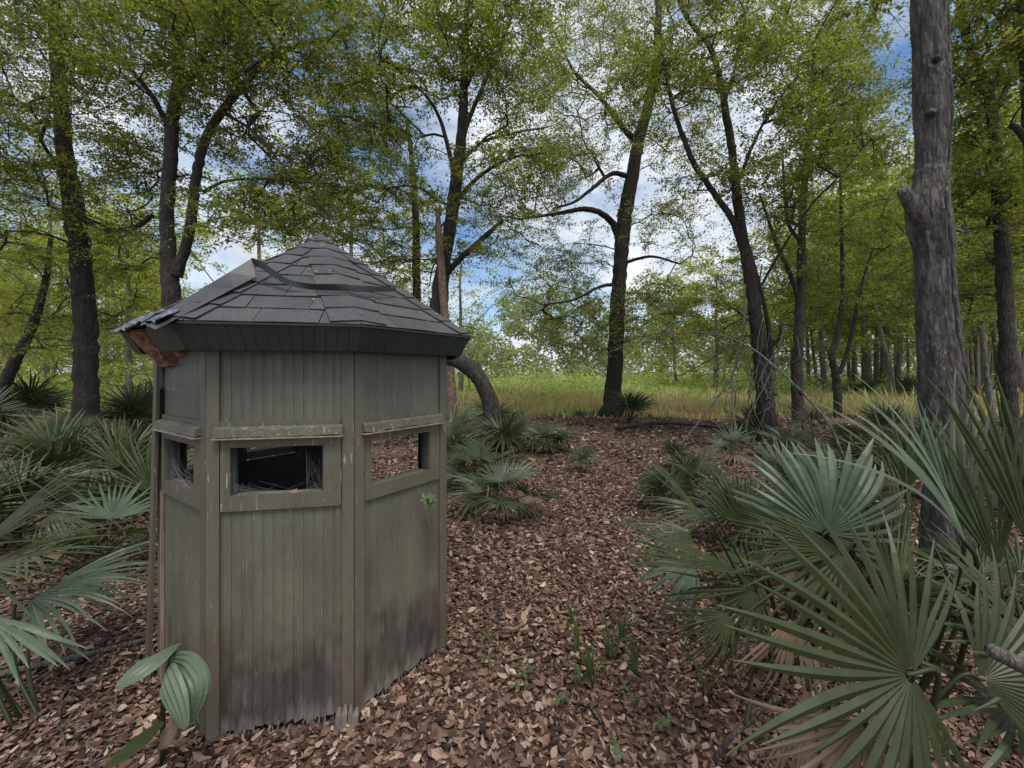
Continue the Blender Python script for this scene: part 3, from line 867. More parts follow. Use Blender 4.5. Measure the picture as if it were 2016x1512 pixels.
# ------------------------------------------------------------------ trees
def skeleton(stems_nodes, tips, r, tipr=.006, cap=.05):
    """grows branches from the stem nodes to every tip; returns paths and radii"""
    maxn = len(stems_nodes) + len(tips) * 5 + 5
    nodes = np.zeros((maxn, 3)); par = np.full(maxn, -1, int); ns = len(stems_nodes)
    nodes[:ns] = stems_nodes; cnt = ns
    d0 = np.array([np.min(np.linalg.norm(stems_nodes - t_, axis=1)) for t_ in tips])
    paths = []
    for ti in np.argsort(d0):
        t_ = tips[ti]; nd = nodes[:cnt]
        df = t_ - nd; ds = np.linalg.norm(df, axis=1)
        cost = ds * (1 + .55 * np.clip(-df[:, 2] / (ds + 1e-6), 0, 1)) + np.where(np.arange(cnt) < ns, .0, .05)
        cost = np.where((ds > .3), cost, cost + .4)
        j = int(np.argmin(cost)); a = nodes[j]; L_ = ds[j]
        m_ = max(2, min(5, int(L_ / .35)))
        bow = r.normal(0, .09, 3) * L_ + np.array([0, 0, .10 * L_])
        idx = [j]; prev = j
        for q_ in range(1, m_ + 1):
            s_ = q_ / m_
            p = a + (t_ - a) * s_ + bow * 4 * s_ * (1 - s_) * .5 + (r.normal(0, .025, 3) * L_ if q_ < m_ else 0)
            nodes[cnt] = p; par[cnt] = prev; prev = cnt; idx.append(cnt); cnt += 1
        paths.append(idx)
    load = np.zeros(cnt)
    for i_ in range(cnt - 1, ns - 1, -1):
        load[i_] += 1 if load[i_] == 0 else 0
        load[par[i_]] += load[i_] if par[i_] >= 0 else 0
    rad = np.minimum(tipr * np.maximum(load, 1) ** .52, cap)
    return nodes[:cnt], paths, rad


def sprays(r, tips, dirs, nl, ln, leaf, twig_r=.003):
    """flat leafy sprays at the branch tips with their fine twigs"""
    mb = MB(); Cs, Ds, Ns, Ls = [], [], [], []
    n = len(tips)
    up = unit(np.array([0, 0, 1.0]) + r.normal(0, .28, (n, 3)))
    for i_ in range(n):
        t_, d_, u_ = tips[i_], dirs[i_], up[i_]
        d_ = unit(d_ - (d_ @ u_) * u_ * .7); s_ = np.cross(d_, u_)
        ntw = 7; l_ = ln * r.uniform(.7, 1.3)
        per = max(2, nl // ntw)
        for k_ in range(ntw):
            an = r.uniform(-1.3, 1.3); st = t_ + d_ * l_ * r.uniform(-.35, .25)
            dd = unit(d_ * math.cos(an) + s_ * math.sin(an) + u_ * r.normal(-.08, .22))
            en = st + dd * l_ * r.uniform(.5, 1)
            md = (st + en) / 2 + u_ * l_ * .05
            if twig_r: (mb.tube([st, en + u_ * .01], [twig_r, twig_r * .4], 3, cap=False) if k_ < 5 else None)
            f_ = r.uniform(.1, 1.05, per)[:, None]
            side = np.where(r.random(per) < .5, 1, -1)[:, None]; perp = np.cross(dd, u_)
            pos = st + (en - st) * f_ + perp * side * leaf * .5 + r.normal(0, leaf * .5, (per, 3))
            Cs.append(pos); Ds.append(unit(dd * .6 + perp * side * .8 + r.normal(0, .35, (per, 3))))
            Ns.append(unit(u_ + r.normal(0, .45, (per, 3)))); Ls.append(leaf * r.uniform(.6, 1.3, per))
    C, D, N, L_ = np.concatenate(Cs), np.concatenate(Ds), np.concatenate(Ns), np.concatenate(Ls)
    V, Fc = leaves_arrays(C, D, N, L_, L_ * r.uniform(.4, .6, len(L_)))
    return V, Fc, mb


def tree(label, d, stems, blobs, leafmat, barkmat, leaf=.06, nl=45, ln=.68, group=None, seed=0, flare=1.5, name='deciduous_tree', tipr=.006, sides=12):
    """stems: lists of (px, py, width px[, depth offset]); blobs: (px, py, rx, ry, depth, rdepth, tips)"""
    r = np.random.default_rng(seed + 100)
    root = None; allnodes = []; allw = []
    parts = []
    for si, st in enumerate(stems):
        pts, rad = [], []
        for q_ in st:
            dd = d + (q_[3] if len(q_) > 3 else 0)
            th = math.atan((q_[0] - 1008) / F)
            pts.append(P(q_[0], q_[1], dd)); rad.append(q_[2] * dd * math.cos(th) / (2 * F))
        pts = np.array(pts); rad = np.array(rad) * .9
        if si == 0:
            g_ = pts[0].copy(); g_[2] = float(gh(g_[0], g_[1]))
            if pts[0][2] > g_[2] + .25:
                pts = np.vstack([g_ + [0, 0, -.05], pts]); rad = np.concatenate([[rad[0] * flare], rad])
            else: pts[0][2] = g_[2] - .05
            base = g_
        line = resample(smoothline(np.hstack([pts, rad[:, None]]), 7 if sides > 10 else 4))
        P3, R3 = line[:, :3], np.maximum(line[:, 3], .004)
        P3 = P3 + r.normal(0, 1, P3.shape) * (R3 * .06)[:, None]
        mb = MB(); mb.tube(P3, R3, sides if si == 0 else max(7, sides - 3), bump=.06)
        parts.append(('trunk' if si == 0 else 'limb', mb))
        keep = P3[:, 2] > base[2] + 1.7
        allnodes.append(P3[keep] if keep.any() else P3[-1:])
    root = empty(name, base, label, 'tree', group)
    for nm_, mb in parts: add(nm_, mb.mesh(nm_, smooth=True, org=base), M[barkmat], root)
    # crown
    tips = []
    for (px, py, rx, ry, bd, rd, nt) in blobs:
        nt = int(nt * 1.6)
        u_ = unit(r.normal(size=(nt, 3))) * (r.uniform(0.1, 1, nt)[:, None] ** .45)
        dd = bd + u_[:, 1] * rd
        tips.append(np.stack([(px + u_[:, 0] * rx - 1008) / F * dd, dd, EYE + (HY - py - u_[:, 2] * ry) / F * dd], -1))
    if tips:
        tips = np.concatenate(tips); tips = tips[tips[:, 2] > base[2] + .5]
        sn = np.concatenate(allnodes)
        nodes, paths, rad = skeleton(sn, tips, r, tipr)
        mb = MB(); ends, dirs = [], []
        for idx in paths:
            pp = nodes[idx]; rr = rad[idx].copy(); rr[0] = min(rr[0], rr[1] * 1.25) if len(rr) > 1 else rr[0]
            mb.tube(smoothline(pp, 2) if len(pp) > 2 else pp, np.interp(np.linspace(0, 1, (len(pp) - 1) * 2 + 1 if len(pp) > 2 else len(pp)), np.linspace(0, 1, len(pp)), rr), 5, cap=False)
            ends.append(pp[-1]); dirs.append(unit(pp[-1] - pp[-2]))
        V, Fc, tw = sprays(r, np.array(ends), np.array(dirs), nl, ln, leaf)
        mb2 = MB(); mb2.put(np.concatenate(mb.V), np.concatenate(mb.F4)); 
        if tw.V: mb2.put(np.concatenate(tw.V), np.concatenate(tw.F4))
        o = add('branches', mb2.mesh('branches', smooth=True, org=base), M[barkmat], root); tag(o, kind='stuff')
        clv = np.repeat(r.normal(0, .16, len(ends)), len(V) // 4 // len(ends))
        vv = np.clip(r.beta(2.2, 2.2, len(V) // 4)[:len(clv)] + clv, 0, 1)
        o = add('crown', npmesh('crown', V - base, Fc, np.repeat(vv, 4)), M[leafmat], root); tag(o, kind='stuff')
    return root


TREES = []
def T(*a, **k): TREES.append(tree(*a, **k))

T('dark straight-trunked tree standing in palmettos left of the hut, with one low bent limb', 8.7,
  [[(172, 870, 82), (170, 760, 62), (168, 640, 57), (160, 520, 55), (148, 420, 52), (128, 300, 44), (118, 180, 38), (110, 60, 32), (104, -80, 26)],
   [(152, 432, 24), (190, 448, 18), (230, 454, 15, -.3), (268, 446, 13, -.5), (300, 424, 11, -.7)]],
  [(60, 130, 190, 170, 8.2, 1.6, 95), (40, 380, 140, 150, 8.2, 1.3, 45), (230, 330, 110, 200, 9.2, 1.3, 40), (150, -60, 260, 140, 8.5, 2, 50), (230, 560, 90, 90, 10, 1.2, 16), (30, 260, 110, 120, 8, 1.2, 30)], 'leaf_dark', 'bark_dark', leaf=.056, nl=125, seed=1)
T('forked grey-brown tree whose two stems rise right behind the hut roof', 7.6,
  [[(338, 640, 50), (338, 590, 46), (332, 500, 38), (328, 420, 35), (335, 330, 33), (340, 240, 32), (350, 160, 27), (352, 90, 24), (354, 20, 22), (356, -90, 17)],
   [(345, 545, 34), (362, 500, 27), (376, 440, 25), (386, 350, 24), (404, 275, 22), (440, 215, 20), (490, 155, 15, .3), (560, 98, 12, .6), (690, 66, 8, 1)],
   [(356, 190, 22), (390, 122, 19), (418, 70, 17), (448, 10, 14), (470, -60, 11)],
   [(332, 250, 16), (300, 190, 14, -.3), (250, 128, 12, -.6), (190, 60, 9, -.9), (140, -10, 7, -1)],
   [(400, 378, 9), (440, 358, 7, -.2), (500, 352, 6, -.5), (560, 356, 5, -.6), (670, 362, 3, -.8)],
   [(440, 222, 9), (500, 260, 7, -.6), (560, 330, 5, -.9), (640, 430, 3, -1.2)]],
  [(300, 60, 210, 110, 7.5, 1.6, 75), (520, 60, 190, 120, 7.5, 1.6, 85), (560, 250, 140, 120, 7.8, 1.5, 42), (300, 300, 130, 120, 8.2, 1, 34), (520, 410, 150, 70, 7, 1, 34), (600, 380, 110, 90, 7.8, 1, 24), (440, 160, 130, 100, 7.4, 1.2, 30), (440, -60, 320, 110, 7, 2, 60), (240, 470, 80, 70, 8, .9, 12)],
  'leaf_mid', 'bark', leaf=.064, nl=125, seed=2)
T('slim forked tree rising behind the hut beside the broken snag', 8.6,
  [[(850, 860, 44), (858, 700, 42), (864, 600, 38), (874, 520, 31), (888, 430, 28), (900, 340, 26), (910, 250, 22), (914, 160, 17), (918, 60, 13), (922, -60, 9)],
   [(895, 350, 12), (882, 290, 10), (868, 240, 8), (848, 200, 6, -.3), (820, 170, 4, -.5)],
   [(902, 300, 14), (925, 230, 10), (960, 150, 8, .3), (990, 80, 6, .5), (1020, -10, 4, .6)],
   [(892, 405, 11), (920, 370, 9, -.3), (960, 335, 8, -.6), (1010, 310, 6, -.8), (1070, 302, 4, -1)],
   [(872, 545, 14), (910, 505, 13, -.2), (950, 470, 11, -.3), (990, 432, 8, -.4)],
   [(905, 320, 9), (950, 280, 7, .3), (1010, 262, 5, .5), (1080, 250, 3, .8)]],
  [(800, 90, 190, 130, 8.4, 1.7, 85), (960, 60, 140, 110, 8.5, 1.4, 50), (740, 320, 130, 130, 8.6, 1.3, 42), (1000, 330, 120, 100, 8.5, 1.3, 32), (930, 450, 120, 80, 8.5, 1, 22), (800, 500, 110, 90, 9.5, 1, 26), (880, -70, 300, 90, 8, 2, 45), (1000, 170, 110, 90, 8.6, 1.4, 26), (720, 200, 110, 90, 8.6, 1.2, 22)],
  'leaf_mid', 'bark', leaf=.064, nl=122, seed=3)
T('large dark-barked tree with flared base at the meadow edge, palmetto at its foot', 13.6,
  [[(1203, 818, 62), (1206, 790, 44), (1209, 740, 37), (1213, 660, 34), (1218, 560, 33), (1226, 460, 33), (1240, 370, 31), (1256, 280, 27), (1276, 210, 23), (1290, 130, 20), (1296, 40, 16), (1300, -80, 12)],
   [(1220, 475, 18), (1206, 440, 15), (1180, 418, 13, -.4), (1145, 412, 11, -.8), (1100, 420, 8, -1), (1020, 432, 5, -1.2)],
   [(1238, 348, 12), (1205, 342, 10, -.3), (1165, 372, 8, -.8), (1130, 398, 6, -1), (1090, 410, 4, -1.2)],
   [(1250, 275, 16), (1225, 250, 12), (1180, 190, 9, .5), (1130, 140, 6, 1), (1090, 60, 4, 1.2)],
   [(1212, 560, 9), (1180, 565, 7, -.5), (1130, 590, 5, -1), (1070, 600, 3, -1.5)],
   [(1222, 520, 8), (1280, 505, 6, -.5), (1340, 520, 4, -1)]],
  [(1180, 120, 170, 120, 13.5, 2.5, 75), (1330, 250, 110, 120, 13.5, 2, 34), (1100, 330, 130, 80, 13, 2, 38), (1010, 400, 90, 60, 12.5, 1.5, 20), (1130, 640, 90, 75, 13, 2, 48), (1050, 560, 90, 50, 12.5, 1.5, 14), (1290, 620, 80, 80, 13, 2, 38), (1320, 450, 90, 70, 13, 2, 26), (1240, -40, 220, 90, 13, 3, 40), (1130, 90, 130, 110, 14, 2.5, 34), (1180, 300, 120, 90, 14, 2, 26), (1090, 470, 110, 80, 14, 2, 26), (1150, 520, 100, 80, 15, 2, 20), (1060, 250, 110, 90, 14, 2, 26), (1160, 200, 110, 90, 15, 2, 20)],
  'leaf_mid', 'bark_dark', leaf=.072, nl=118, ln=.95, seed=4, tipr=.007, flare=1.2)
T('twin-stemmed leaning tree on the right with dead vines tangled at its foot', 8.7,
  [[(1512, 868, 52), (1508, 800, 44), (1500, 720, 39), (1490, 640, 33), (1480, 560, 30), (1466, 490, 27), (1452, 400, 22), (1444, 320, 19), (1432, 240, 17), (1418, 160, 14), (1396, 90, 12), (1350, 30, 10), (1320, -50, 8)],
   [(1464, 490, 19), (1440, 430, 16), (1405, 380, 14), (1365, 320, 13), (1345, 270, 11), (1325, 210, 10), (1312, 150, 9), (1300, 80, 8), (1290, -20, 6)],
   [(1520, 730, 12), (1512, 640, 11), (1500, 580, 10), (1484, 520, 8), (1468, 470, 6)],
   [(1458, 350, 9), (1480, 290, 8, -.2), (1510, 230, 6, -.4), (1545, 180, 5, -.6), (1600, 120, 3, -.8)],
   [(1500, 560, 7), (1540, 490, 6, -.4), (1600, 400, 5, -.8), (1650, 350, 4, -1), (1700, 290, 3, -1.2)],
   [(1428, 200, 7), (1450, 120, 6, .2), (1465, 40, 5, .4), (1480, -30, 3, .5)]],
  [(1390, 90, 150, 120, 8.6, 1.6, 60), (1560, 160, 120, 130, 8.3, 1.5, 60), (1310, 180, 110, 100, 8.8, 1.3, 30), (1420, 330, 110, 90, 8.8, 1.2, 22), (1640, 260, 100, 120, 8, 1.2, 40), (1520, 400, 80, 70, 9, 1, 18), (1500, -60, 260, 90, 8, 2, 40), (1420, 620, 70, 70, 9.2, 1, 14)],
  'leaf_mid', 'bark', leaf=.064, nl=122, seed=5)
T('straight slender trunk with a pale side stem, between the twin-stemmed and the low-forked tree', 12.2,
  [[(1572, 830, 30), (1569, 740, 27), (1572, 650, 25), (1577, 560, 23), (1578, 480, 20), (1581, 400, 18), (1588, 300, 15), (1598, 200, 11), (1605, 80, 8)],
   [(1572, 590, 13), (1558, 545, 12), (1535, 495, 10), (1515, 440, 8), (1495, 380, 5)],
   [(1575, 475, 10), (1552, 440, 9), (1545, 380, 8), (1540, 300, 5)]],
  [(1600, 330, 110, 130, 12, 1.8, 60), (1660, 170, 110, 130, 12, 2, 55), (1520, 520, 80, 70, 12.5, 1.2, 20), (1480, 690, 60, 50, 13, 1, 12), (1610, 40, 150, 90, 12, 2, 45)],
  'leaf_mid', 'bark', leaf=.070, nl=118, ln=.7, seed=6)
T('small dark tree forking low into a crooked Y, in front of the far forest', 12.9,
  [[(1650, 826, 20), (1648, 770, 21), (1644, 730, 19), (1637, 700, 17), (1648, 660, 14), (1657, 600, 12), (1658, 520, 10), (1656, 430, 8), (1654, 330, 6)],
   [(1652, 735, 13), (1664, 705, 11), (1676, 660, 10), (1688, 600, 8), (1702, 540, 7), (1718, 490, 5)],
   [(1690, 600, 6), (1730, 560, 5), (1775, 520, 3)]],
  [(1700, 430, 90, 90, 13, 1.6, 40), (1640, 560, 70, 60, 13, 1.4, 20), (1740, 590, 70, 60, 13, 1.5, 20), (1690, 280, 90, 90, 13, 1.6, 34)],
  'leaf_mid', 'bark', leaf=.072, nl=110, ln=.7, seed=7)
T('thin mossy trunk leaning inwards near the right edge of the clearing', 6.6,
  [[(1992, 915, 52), (1988, 820, 44), (1984, 700, 42), (1978, 580, 40), (1972, 480, 37), (1966, 380, 35), (1958, 280, 33), (1950, 200, 27), (1925, 130, 24), (1900, 60, 21), (1885, -30, 17)],
   [(1962, 215, 18), (1985, 160, 15), (2000, 90, 13), (2010, 0, 11)]],
  [(1930, 130, 100, 130, 6.4, 1.2, 36), (1920, 330, 70, 120, 6.8, 1, 30), (2010, 400, 80, 130, 6.6, 1, 34), (1930, 560, 60, 90, 7.4, 1, 18), (1990, -60, 200, 90, 6, 1.5, 30)],
  'leaf_mid', 'bark', leaf=.064, nl=120, seed=8)
T('trunk cut by the photo edge, with one short broken stub', 5.0,
  [[(2052, 990, 50), (2046, 780, 46), (2040, 560, 44), (2034, 360, 40), (2026, 200, 38), (2018, 60, 34), (2012, -60, 30)],
   [(2036, 300, 22), (2008, 258, 20), (1990, 246, 17)]],
  [(2060, 60, 120, 140, 5, 1, 24), (2040, -60, 120, 60, 5, 1, 14)], 'leaf_dark', 'bark', leaf=.064, nl=120, seed=9)
T('leaning trunk half hidden by yellow leaves, at the far left', 9.5,
  [[(-24, 850, 40), (0, 780, 36), (28, 715, 32), (58, 655, 28), (78, 600, 22), (92, 540, 17), (100, 470, 12)]],
  [(90, 560, 120, 110, 9.5, 1.2, 46), (40, 640, 80, 70, 9.8, 1, 20), (180, 660, 100, 60, 10.5, 1, 18)], 'leaf_lit', 'bark', leaf=.054, nl=120, seed=10)
T('thin trunk seen just over the hut roof, left of the broken snag', 13,
  [[(818, 800, 22), (820, 640, 20), (820, 520, 18), (818, 420, 16), (812, 330, 11), (800, 230, 7)]],
  [(760, 420, 120, 110, 12.5, 1.8, 55), (700, 230, 110, 120, 12.5, 2, 45), (640, 450, 110, 90, 12.5, 1.8, 40), (850, 620, 80, 60, 13, 1, 16)], 'leaf_mid', 'bark_dark', leaf=.072, nl=118, ln=.7, seed=11)

# the near grey trunk on the right, modelled ring by ring --------------------
def near_trunk():
    d = 2.70
    spec = [(1864, 1185, 150), (1866, 1120, 124), (1868, 1000, 110), (1868, 900, 106), (1858, 780, 104), (1850, 680, 92), (1843, 580, 84), (1838, 500, 84),
            (1829, 440, 92), (1826, 400, 90), (1834, 345, 72), (1837, 280, 72), (1836, 225, 80), (1832, 150, 76), (1831, 80, 73), (1828, 0, 75), (1826, -120, 72), (1822, -300, 68)]
    pts = []; rad = []
    for (px, py, w) in spec:
        th = math.atan((px - 1008) / F); pts.append(P(px, py, d)); rad.append(w * d * math.cos(th) / (2 * F))
    base = pts[0].copy(); base[2] = 0
    line = smoothline(np.hstack([np.array(pts), np.array(rad)[:, None]]), 14)
    n = len(line); sides = 104; V = []
    for i in range(n):
        c = line[i, :3]; r0 = line[i, 3]
        for j in range(sides):
            a = 2 * math.pi * j / sides
            dx = Vector((math.cos(a), math.sin(a), 0))
            q_ = Vector((dx.x * .9, dx.y * .9, c[2] * 1.0))
            nn = noise.fractal(Vector((q_.x * 3.4, q_.y * 3.4, q_.z * 3.2)), .6, 2.1, 6)
            n2 = noise.noise(Vector((q_.x * 9, q_.y * 9, q_.z * 16)))
            rr = r0 * (1 + .085 * nn + .03 * n2)
            # deep seam down the right flank facing the camera
            seam = -1.36 + .16 * math.sin(c[2] * 2.1) + .06 * math.sin(c[2] * 9) + .03 * math.sin(c[2] * 31)
            da = (a - 2 * math.pi - seam + math.pi) % (2 * math.pi) - math.pi
            rr -= r0 * .34 * math.exp(-(da / .055) ** 2); rr += r0 * .07 * math.exp(-((abs(da) - .17) / .09) ** 2)
            # a healed ring and a knot
            rr += r0 * .07 * math.exp(-((c[2] - 2.83) / .018) ** 2) - r0 * .06 * math.exp(-((c[2] - 2.86) / .01) ** 2)
            V.append((c[0] + dx.x * rr, c[1] + dx.y * rr, c[2]))
    V = np.array(V); i = np.arange(n - 1)[:, None] * sides; j = np.arange(sides)[None]
    q = np.stack([i + j, i + (j + 1) % sides, i + sides + (j + 1) % sides, i + sides + j], -1).reshape(-1, 4)
    root = empty('deciduous_tree', base, 'stout grey-barked trunk with a broken side stub and a long seam, behind the big palmetto', 'tree')
    me = npmesh('trunk', V - base, q, smooth=True); add('trunk', me, M['bark_grey'], root)
    mb = MB(); p0 = P(1812, 425, d - .03); p1 = P(1792, 400, d - .05); p2 = P(1776, 372, d - .06)
    k_ = d / (2 * F) * .7
    mb.tube(smoothline([P(1832, 505, d), P(1822, 455, d - .02), p0, p1, p2], 4), np.interp(np.arange(17), [0, 4, 8, 12, 16], [20 * k_, 42 * k_, 46 * k_, 33 * k_, 25 * k_]), 16, bump=.16)
    add('broken_stub', mb.mesh('broken_stub', True, base), M['bark_grey'], root)
    mb = MB(); kn = P(1842, 118, d - .065); mb.tube([kn, kn + np.array([-.02, -.03, -.004]), kn + np.array([-.03, -.045, -.01])], [.030, .016, .004], 10, bump=.1)
    kn = P(1832, 222, d - .066); mb2 = MB(); mb2.tube([kn, kn + np.array([-.01, -.03, -.01]), kn + np.array([-.02, -.04, -.02])], [.030, .016, .004], 10, bump=.1)
    add('knot', mb.mesh('knot', True, base), M['bark_grey'], root); add('knot', mb2.mesh('knot', True, base), M['bark_grey'], root)
    r = np.random.default_rng(77)
    tips = []
    for (px, py, rx, ry, bd, rd, nt) in ((1760, -150, 260, 90, 3.2, .8, 26), (1960, -160, 160, 90, 3.0, .6, 12), (1720, -30, 90, 50, 3.8, .5, 10)):
        u_ = unit(r.normal(size=(nt, 3))); dd = bd + u_[:, 1] * rd
        tips.append(np.stack([(px + u_[:, 0] * rx - 1008) / F * dd, dd, EYE + (HY - py - u_[:, 2] * ry) / F * dd], -1))
    tips = np.concatenate(tips)
    nodes, paths, rad = skeleton(line[line[:, 2] > 4.6, :3], tips, r, .005)
    mb = MB(); ends = []; dirs = []
    for idx in paths: mb.tube(nodes[idx], rad[idx], 5, cap=False); ends.append(nodes[idx[-1]]); dirs.append(unit(nodes[idx[-1]] - nodes[idx[-2]]))
    V, Fc, tw = sprays(r, np.array(ends), np.array(dirs), 45, .4, .06)
    mb.put(np.concatenate(tw.V), np.concatenate(tw.F4))
    o = add('branches', mb.mesh('branches', True, base), M['bark'], root); tag(o, kind='stuff')
    o = add('crown', npmesh('crown', V - base, Fc, np.repeat(r.beta(2, 2, len(V) // 4), 4)), M['leaf_dark'], root); tag(o, kind='stuff')
near_trunk()

# broken snag and the arching trunk beside the hut ---------------------------
mb = MB()
d = 8.2
pts = [P(892, 885, d), P(888, 800, d), P(882, 700, d), (P(874, 600, d)), P(868, 520, d), P(864, 460, d), P(862, 420, d)]
rr = np.array([27, 24, 19, 17, 15, 14, 9]) * d / (2 * F); pts[0][2] = -.05
L3 = smoothline(np.hstack([np.array(pts), rr[:, None]]), 6)
mb.tube(L3[:, :3], L3[:, 3], 12, bump=.12)
sn = empty('broken_snag', (pts[0][0], pts[0][1], 0), 'bare reddish dead trunk snapped off at the top, standing right behind the hut', 'dead tree')
add('trunk', mb.mesh('trunk', True, org=np.array([pts[0][0], pts[0][1], 0])), M['snag'], sn)
mb = MB()
for dx, h in ((-.035, .22), (.02, .30), (.05, .12), (-.01, .16)):
    p = P(862, 424, d) + np.array([dx, 0, 0]); mb.tube([p, p + np.array([dx * .3, 0, h])], [.03, .004], 5, bump=.2)
o = add('splinters', mb.mesh('splinters', False, org=np.array([pts[0][0], pts[0][1], 0])), M['snag'], sn); tag(o, kind='stuff')

mb = MB(); d = 7.4
pts = [P(972, 892, d), P(972, 845, d), P(966, 797, d), P(951, 757, d), P(929, 728, d), P(902, 711, d), P(868, 703, d + .1), P(800, 712, d + .3), P(740, 760, d + .5)]
rr = np.array([46, 40, 38, 37, 37, 36, 34, 30, 24]) * d / (2 * F) * .86; pts[0][2] = -.06
L3 = smoothline(np.hstack([np.array(pts), rr[:, None]]), 8); mb.tube(L3[:, :3], L3[:, 3], 14, bump=.07)
b0 = np.array([pts[0][0], pts[0][1], 0])
at_ = empty('arching_trunk', b0, 'thick dark trunk arching out of the palmettos towards the back of the hut', 'tree')
add('trunk', mb.mesh('trunk', True, org=b0), M['bark'], at_)

# slender trees farther back, each its own object ----------------------------
BG = [  # px, depth, top py, trunk w px at base, crown blobs scale, leaf mat, label
    (1405, 27, 540, 13, 'leaf_lit', 'slim trunk in the meadow, nearest behind the arching dead stem'),
    (1335, 29, 560, 9, 'leaf_lit', 'thin dark trunk in the meadow right of the large flared tree'),
    (1715, 23, 430, 16, 'leaf_mid', 'pale straight trunk beyond the low-forked tree'),
    (1762, 19, 420, 15, 'leaf_mid', 'pale leaning trunk just left of the stout grey trunk'),
    (1610, 24, 470, 9, 'leaf_mid', 'thin trunk seen close right of the straight slender trunk'),
    (1955, 12, 330, 20, 'leaf_mid', 'thin straight trunk behind the mossy leaning trunk'),
    (1925, 20, 380, 12, 'leaf_mid', 'far thin trunk right of the stout grey trunk'),
    (700, 19, 330, 16, 'leaf_lit', 'tree with loose pale crown above the peak of the hut roof'),
    (520, 17, 380, 18, 'leaf_lit', 'tree with yellow-green crown behind the left slope of the hut roof'),
    (250, 16, 420, 18, 'leaf_lit', 'yellow-green tree between the dark straight trunk and the hut'),
    (90, 19, 360, 16, 'leaf_lit', 'yellow-green tree beyond the far left palmettos'),
    (-60, 15, 300, 20, 'leaf_lit', 'yellow-green tree at the far left edge'),
    (905, 22, 520, 12, 'leaf_lit', 'low bright tree behind the arching trunk'),
    (1480, 24, 520, 12, 'leaf_lit', 'bright leafy tree behind the twin-stemmed tree'),
    (1560, 33, 560, 9, 'leaf_lit', 'small pale tree deep in the gap left of the straight slender trunk'),
    (1850, 27, 420, 14, 'leaf_mid', 'leafy tree hidden behind the stout grey trunk'),
    (2040, 16, 330, 20, 'leaf_mid', 'leafy tree beyond the far right edge'),
    (1670, 30, 500, 9, 'leaf_lit', 'thin pale trunk seen through the fork of the low Y tree'),
]
for i, (px, d, top, w, lm, lab) in enumerate(BG):
    r = random.Random(i * 13 + 5)
    x0 = px; by = HY + EYE * F / d; st = []; lean = r.uniform(-30, 30) if 'leaning' not in lab else -70
    for j in range(6):
        s_ = j / 5; st.append((x0 + lean * s_ + r.uniform(-4, 4), by + (top - by) * s_, w * (1 - .7 * s_), r.uniform(-.2, .2)))
    H = by - top; cw = min(110, H * .33) + 18
    bl = []
    dens = 1.0 if px > 1500 or px < 700 else .62
    nsc = int((17 if d < 20 else 13) * dens)
    for j in range(5):
        s_ = (.40 + .15 * j) if px > 1500 else (.22 + .19 * j)
        bl.append((x0 + lean * s_ + r.uniform(-.6, .6) * cw, by + (top - by) * s_, cw * r.uniform(.8, 1.25), H * .13 + 18, d + r.uniform(-1, 1), 1.5 + d * .03, nsc))
    if px in (1405, 1335): bl = [(b_[0], b_[1], b_[2] * .8, b_[3], b_[4], b_[5], 7) for b_ in bl]
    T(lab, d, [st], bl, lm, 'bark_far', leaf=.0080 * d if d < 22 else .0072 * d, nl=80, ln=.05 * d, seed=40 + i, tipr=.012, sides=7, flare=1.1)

# far forest trunks under the canopy on the right: slim copies of one bare-stemmed tree
r = random.Random(3)
proto = None
fg = 'far forest trunks in the shade beyond the meadow'
for i in range(58):
    d = r.uniform(20, 50); px = r.uniform(1560, 2040) if i < 48 else r.uniform(-60, 330)
    p = P(px, 700, d); z = float(gh(p[0], d))
    if proto is None:
        root = empty('forest_tree', (p[0], d, z), 'one of the many slim grey trunks crowded in the shade of the far forest', 'tree', fg)
        mb = MB(); mb.tube([(0, 0, -.1), (.05, 0, 3), (-.08, .05, 6), (.1, 0, 9), (.05, .1, 12)], [.16, .12, .10, .08, .04], 7, bump=.08)
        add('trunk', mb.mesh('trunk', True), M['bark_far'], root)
        rr_ = np.random.default_rng(9); nc = 46
        cc = unit(rr_.normal(size=(nc, 3))) * rr_.uniform(.3, 1, nc)[:, None] * np.array([2.8, 2.8, 3.6]) + np.array([0, 0, 8.6])
        V, Fc = clump_leaves(rr_, cc, np.full(nc, 1.0), 90, .20)
        o = add('crown', npmesh('crown', V, Fc, np.repeat(np.clip(rr_.beta(2, 2, len(V) // 4), 0, 1), 4)), M['leaf_lit'], root); tag(o, kind='stuff')
        proto = root
    else:
        root = proto.copy(); COL.objects.link(root); root.location = (p[0], d, z)
        root.rotation_euler = (r.uniform(-.06, .06), r.uniform(-.06, .06), r.uniform(0, 6.28)); s_ = r.uniform(.75, 1.25); root.scale = (s_, s_, s_ * r.uniform(.9, 1.2))
        if i >= 48: root['label'] = 'slim grey trunk in the shade behind the far left palmettos'; root['group'] = 'far trunks behind the left palmettos'
        for ch in proto.children:
            c_ = ch.copy(); COL.objects.link(c_); c_.parent = root

# far treeline: a wood that reads as one mass
r = np.random.default_rng(21); n = 900
y = r.uniform(52, 80, n); x = r.uniform(-1.5, 1.5, n) * y
ht = 9.5 + 2.5 * np.sin(x * .12 + 1) + 1.8 * np.sin(x * .31) + np.where(x > 18, 5, 0) + np.where(x < -12, 3, 0)
z = r.uniform(0, 1, n) ** .8 * ht
V, Fc = clump_leaves(r, np.stack([x, y, z], -1), r.uniform(1.3, 2.8, n), 135, .60, flat=.9)
vv = np.repeat(np.clip(np.repeat(r.normal(.5, .2, n), 135) + r.normal(0, .15, n * 135), 0, 1), 4)
o = add('forest_treeline', npmesh('forest_treeline', V, Fc, vv), M['leaf_far']); tag(o, 'hazy green wood along the far side of the meadow', kind='stuff')

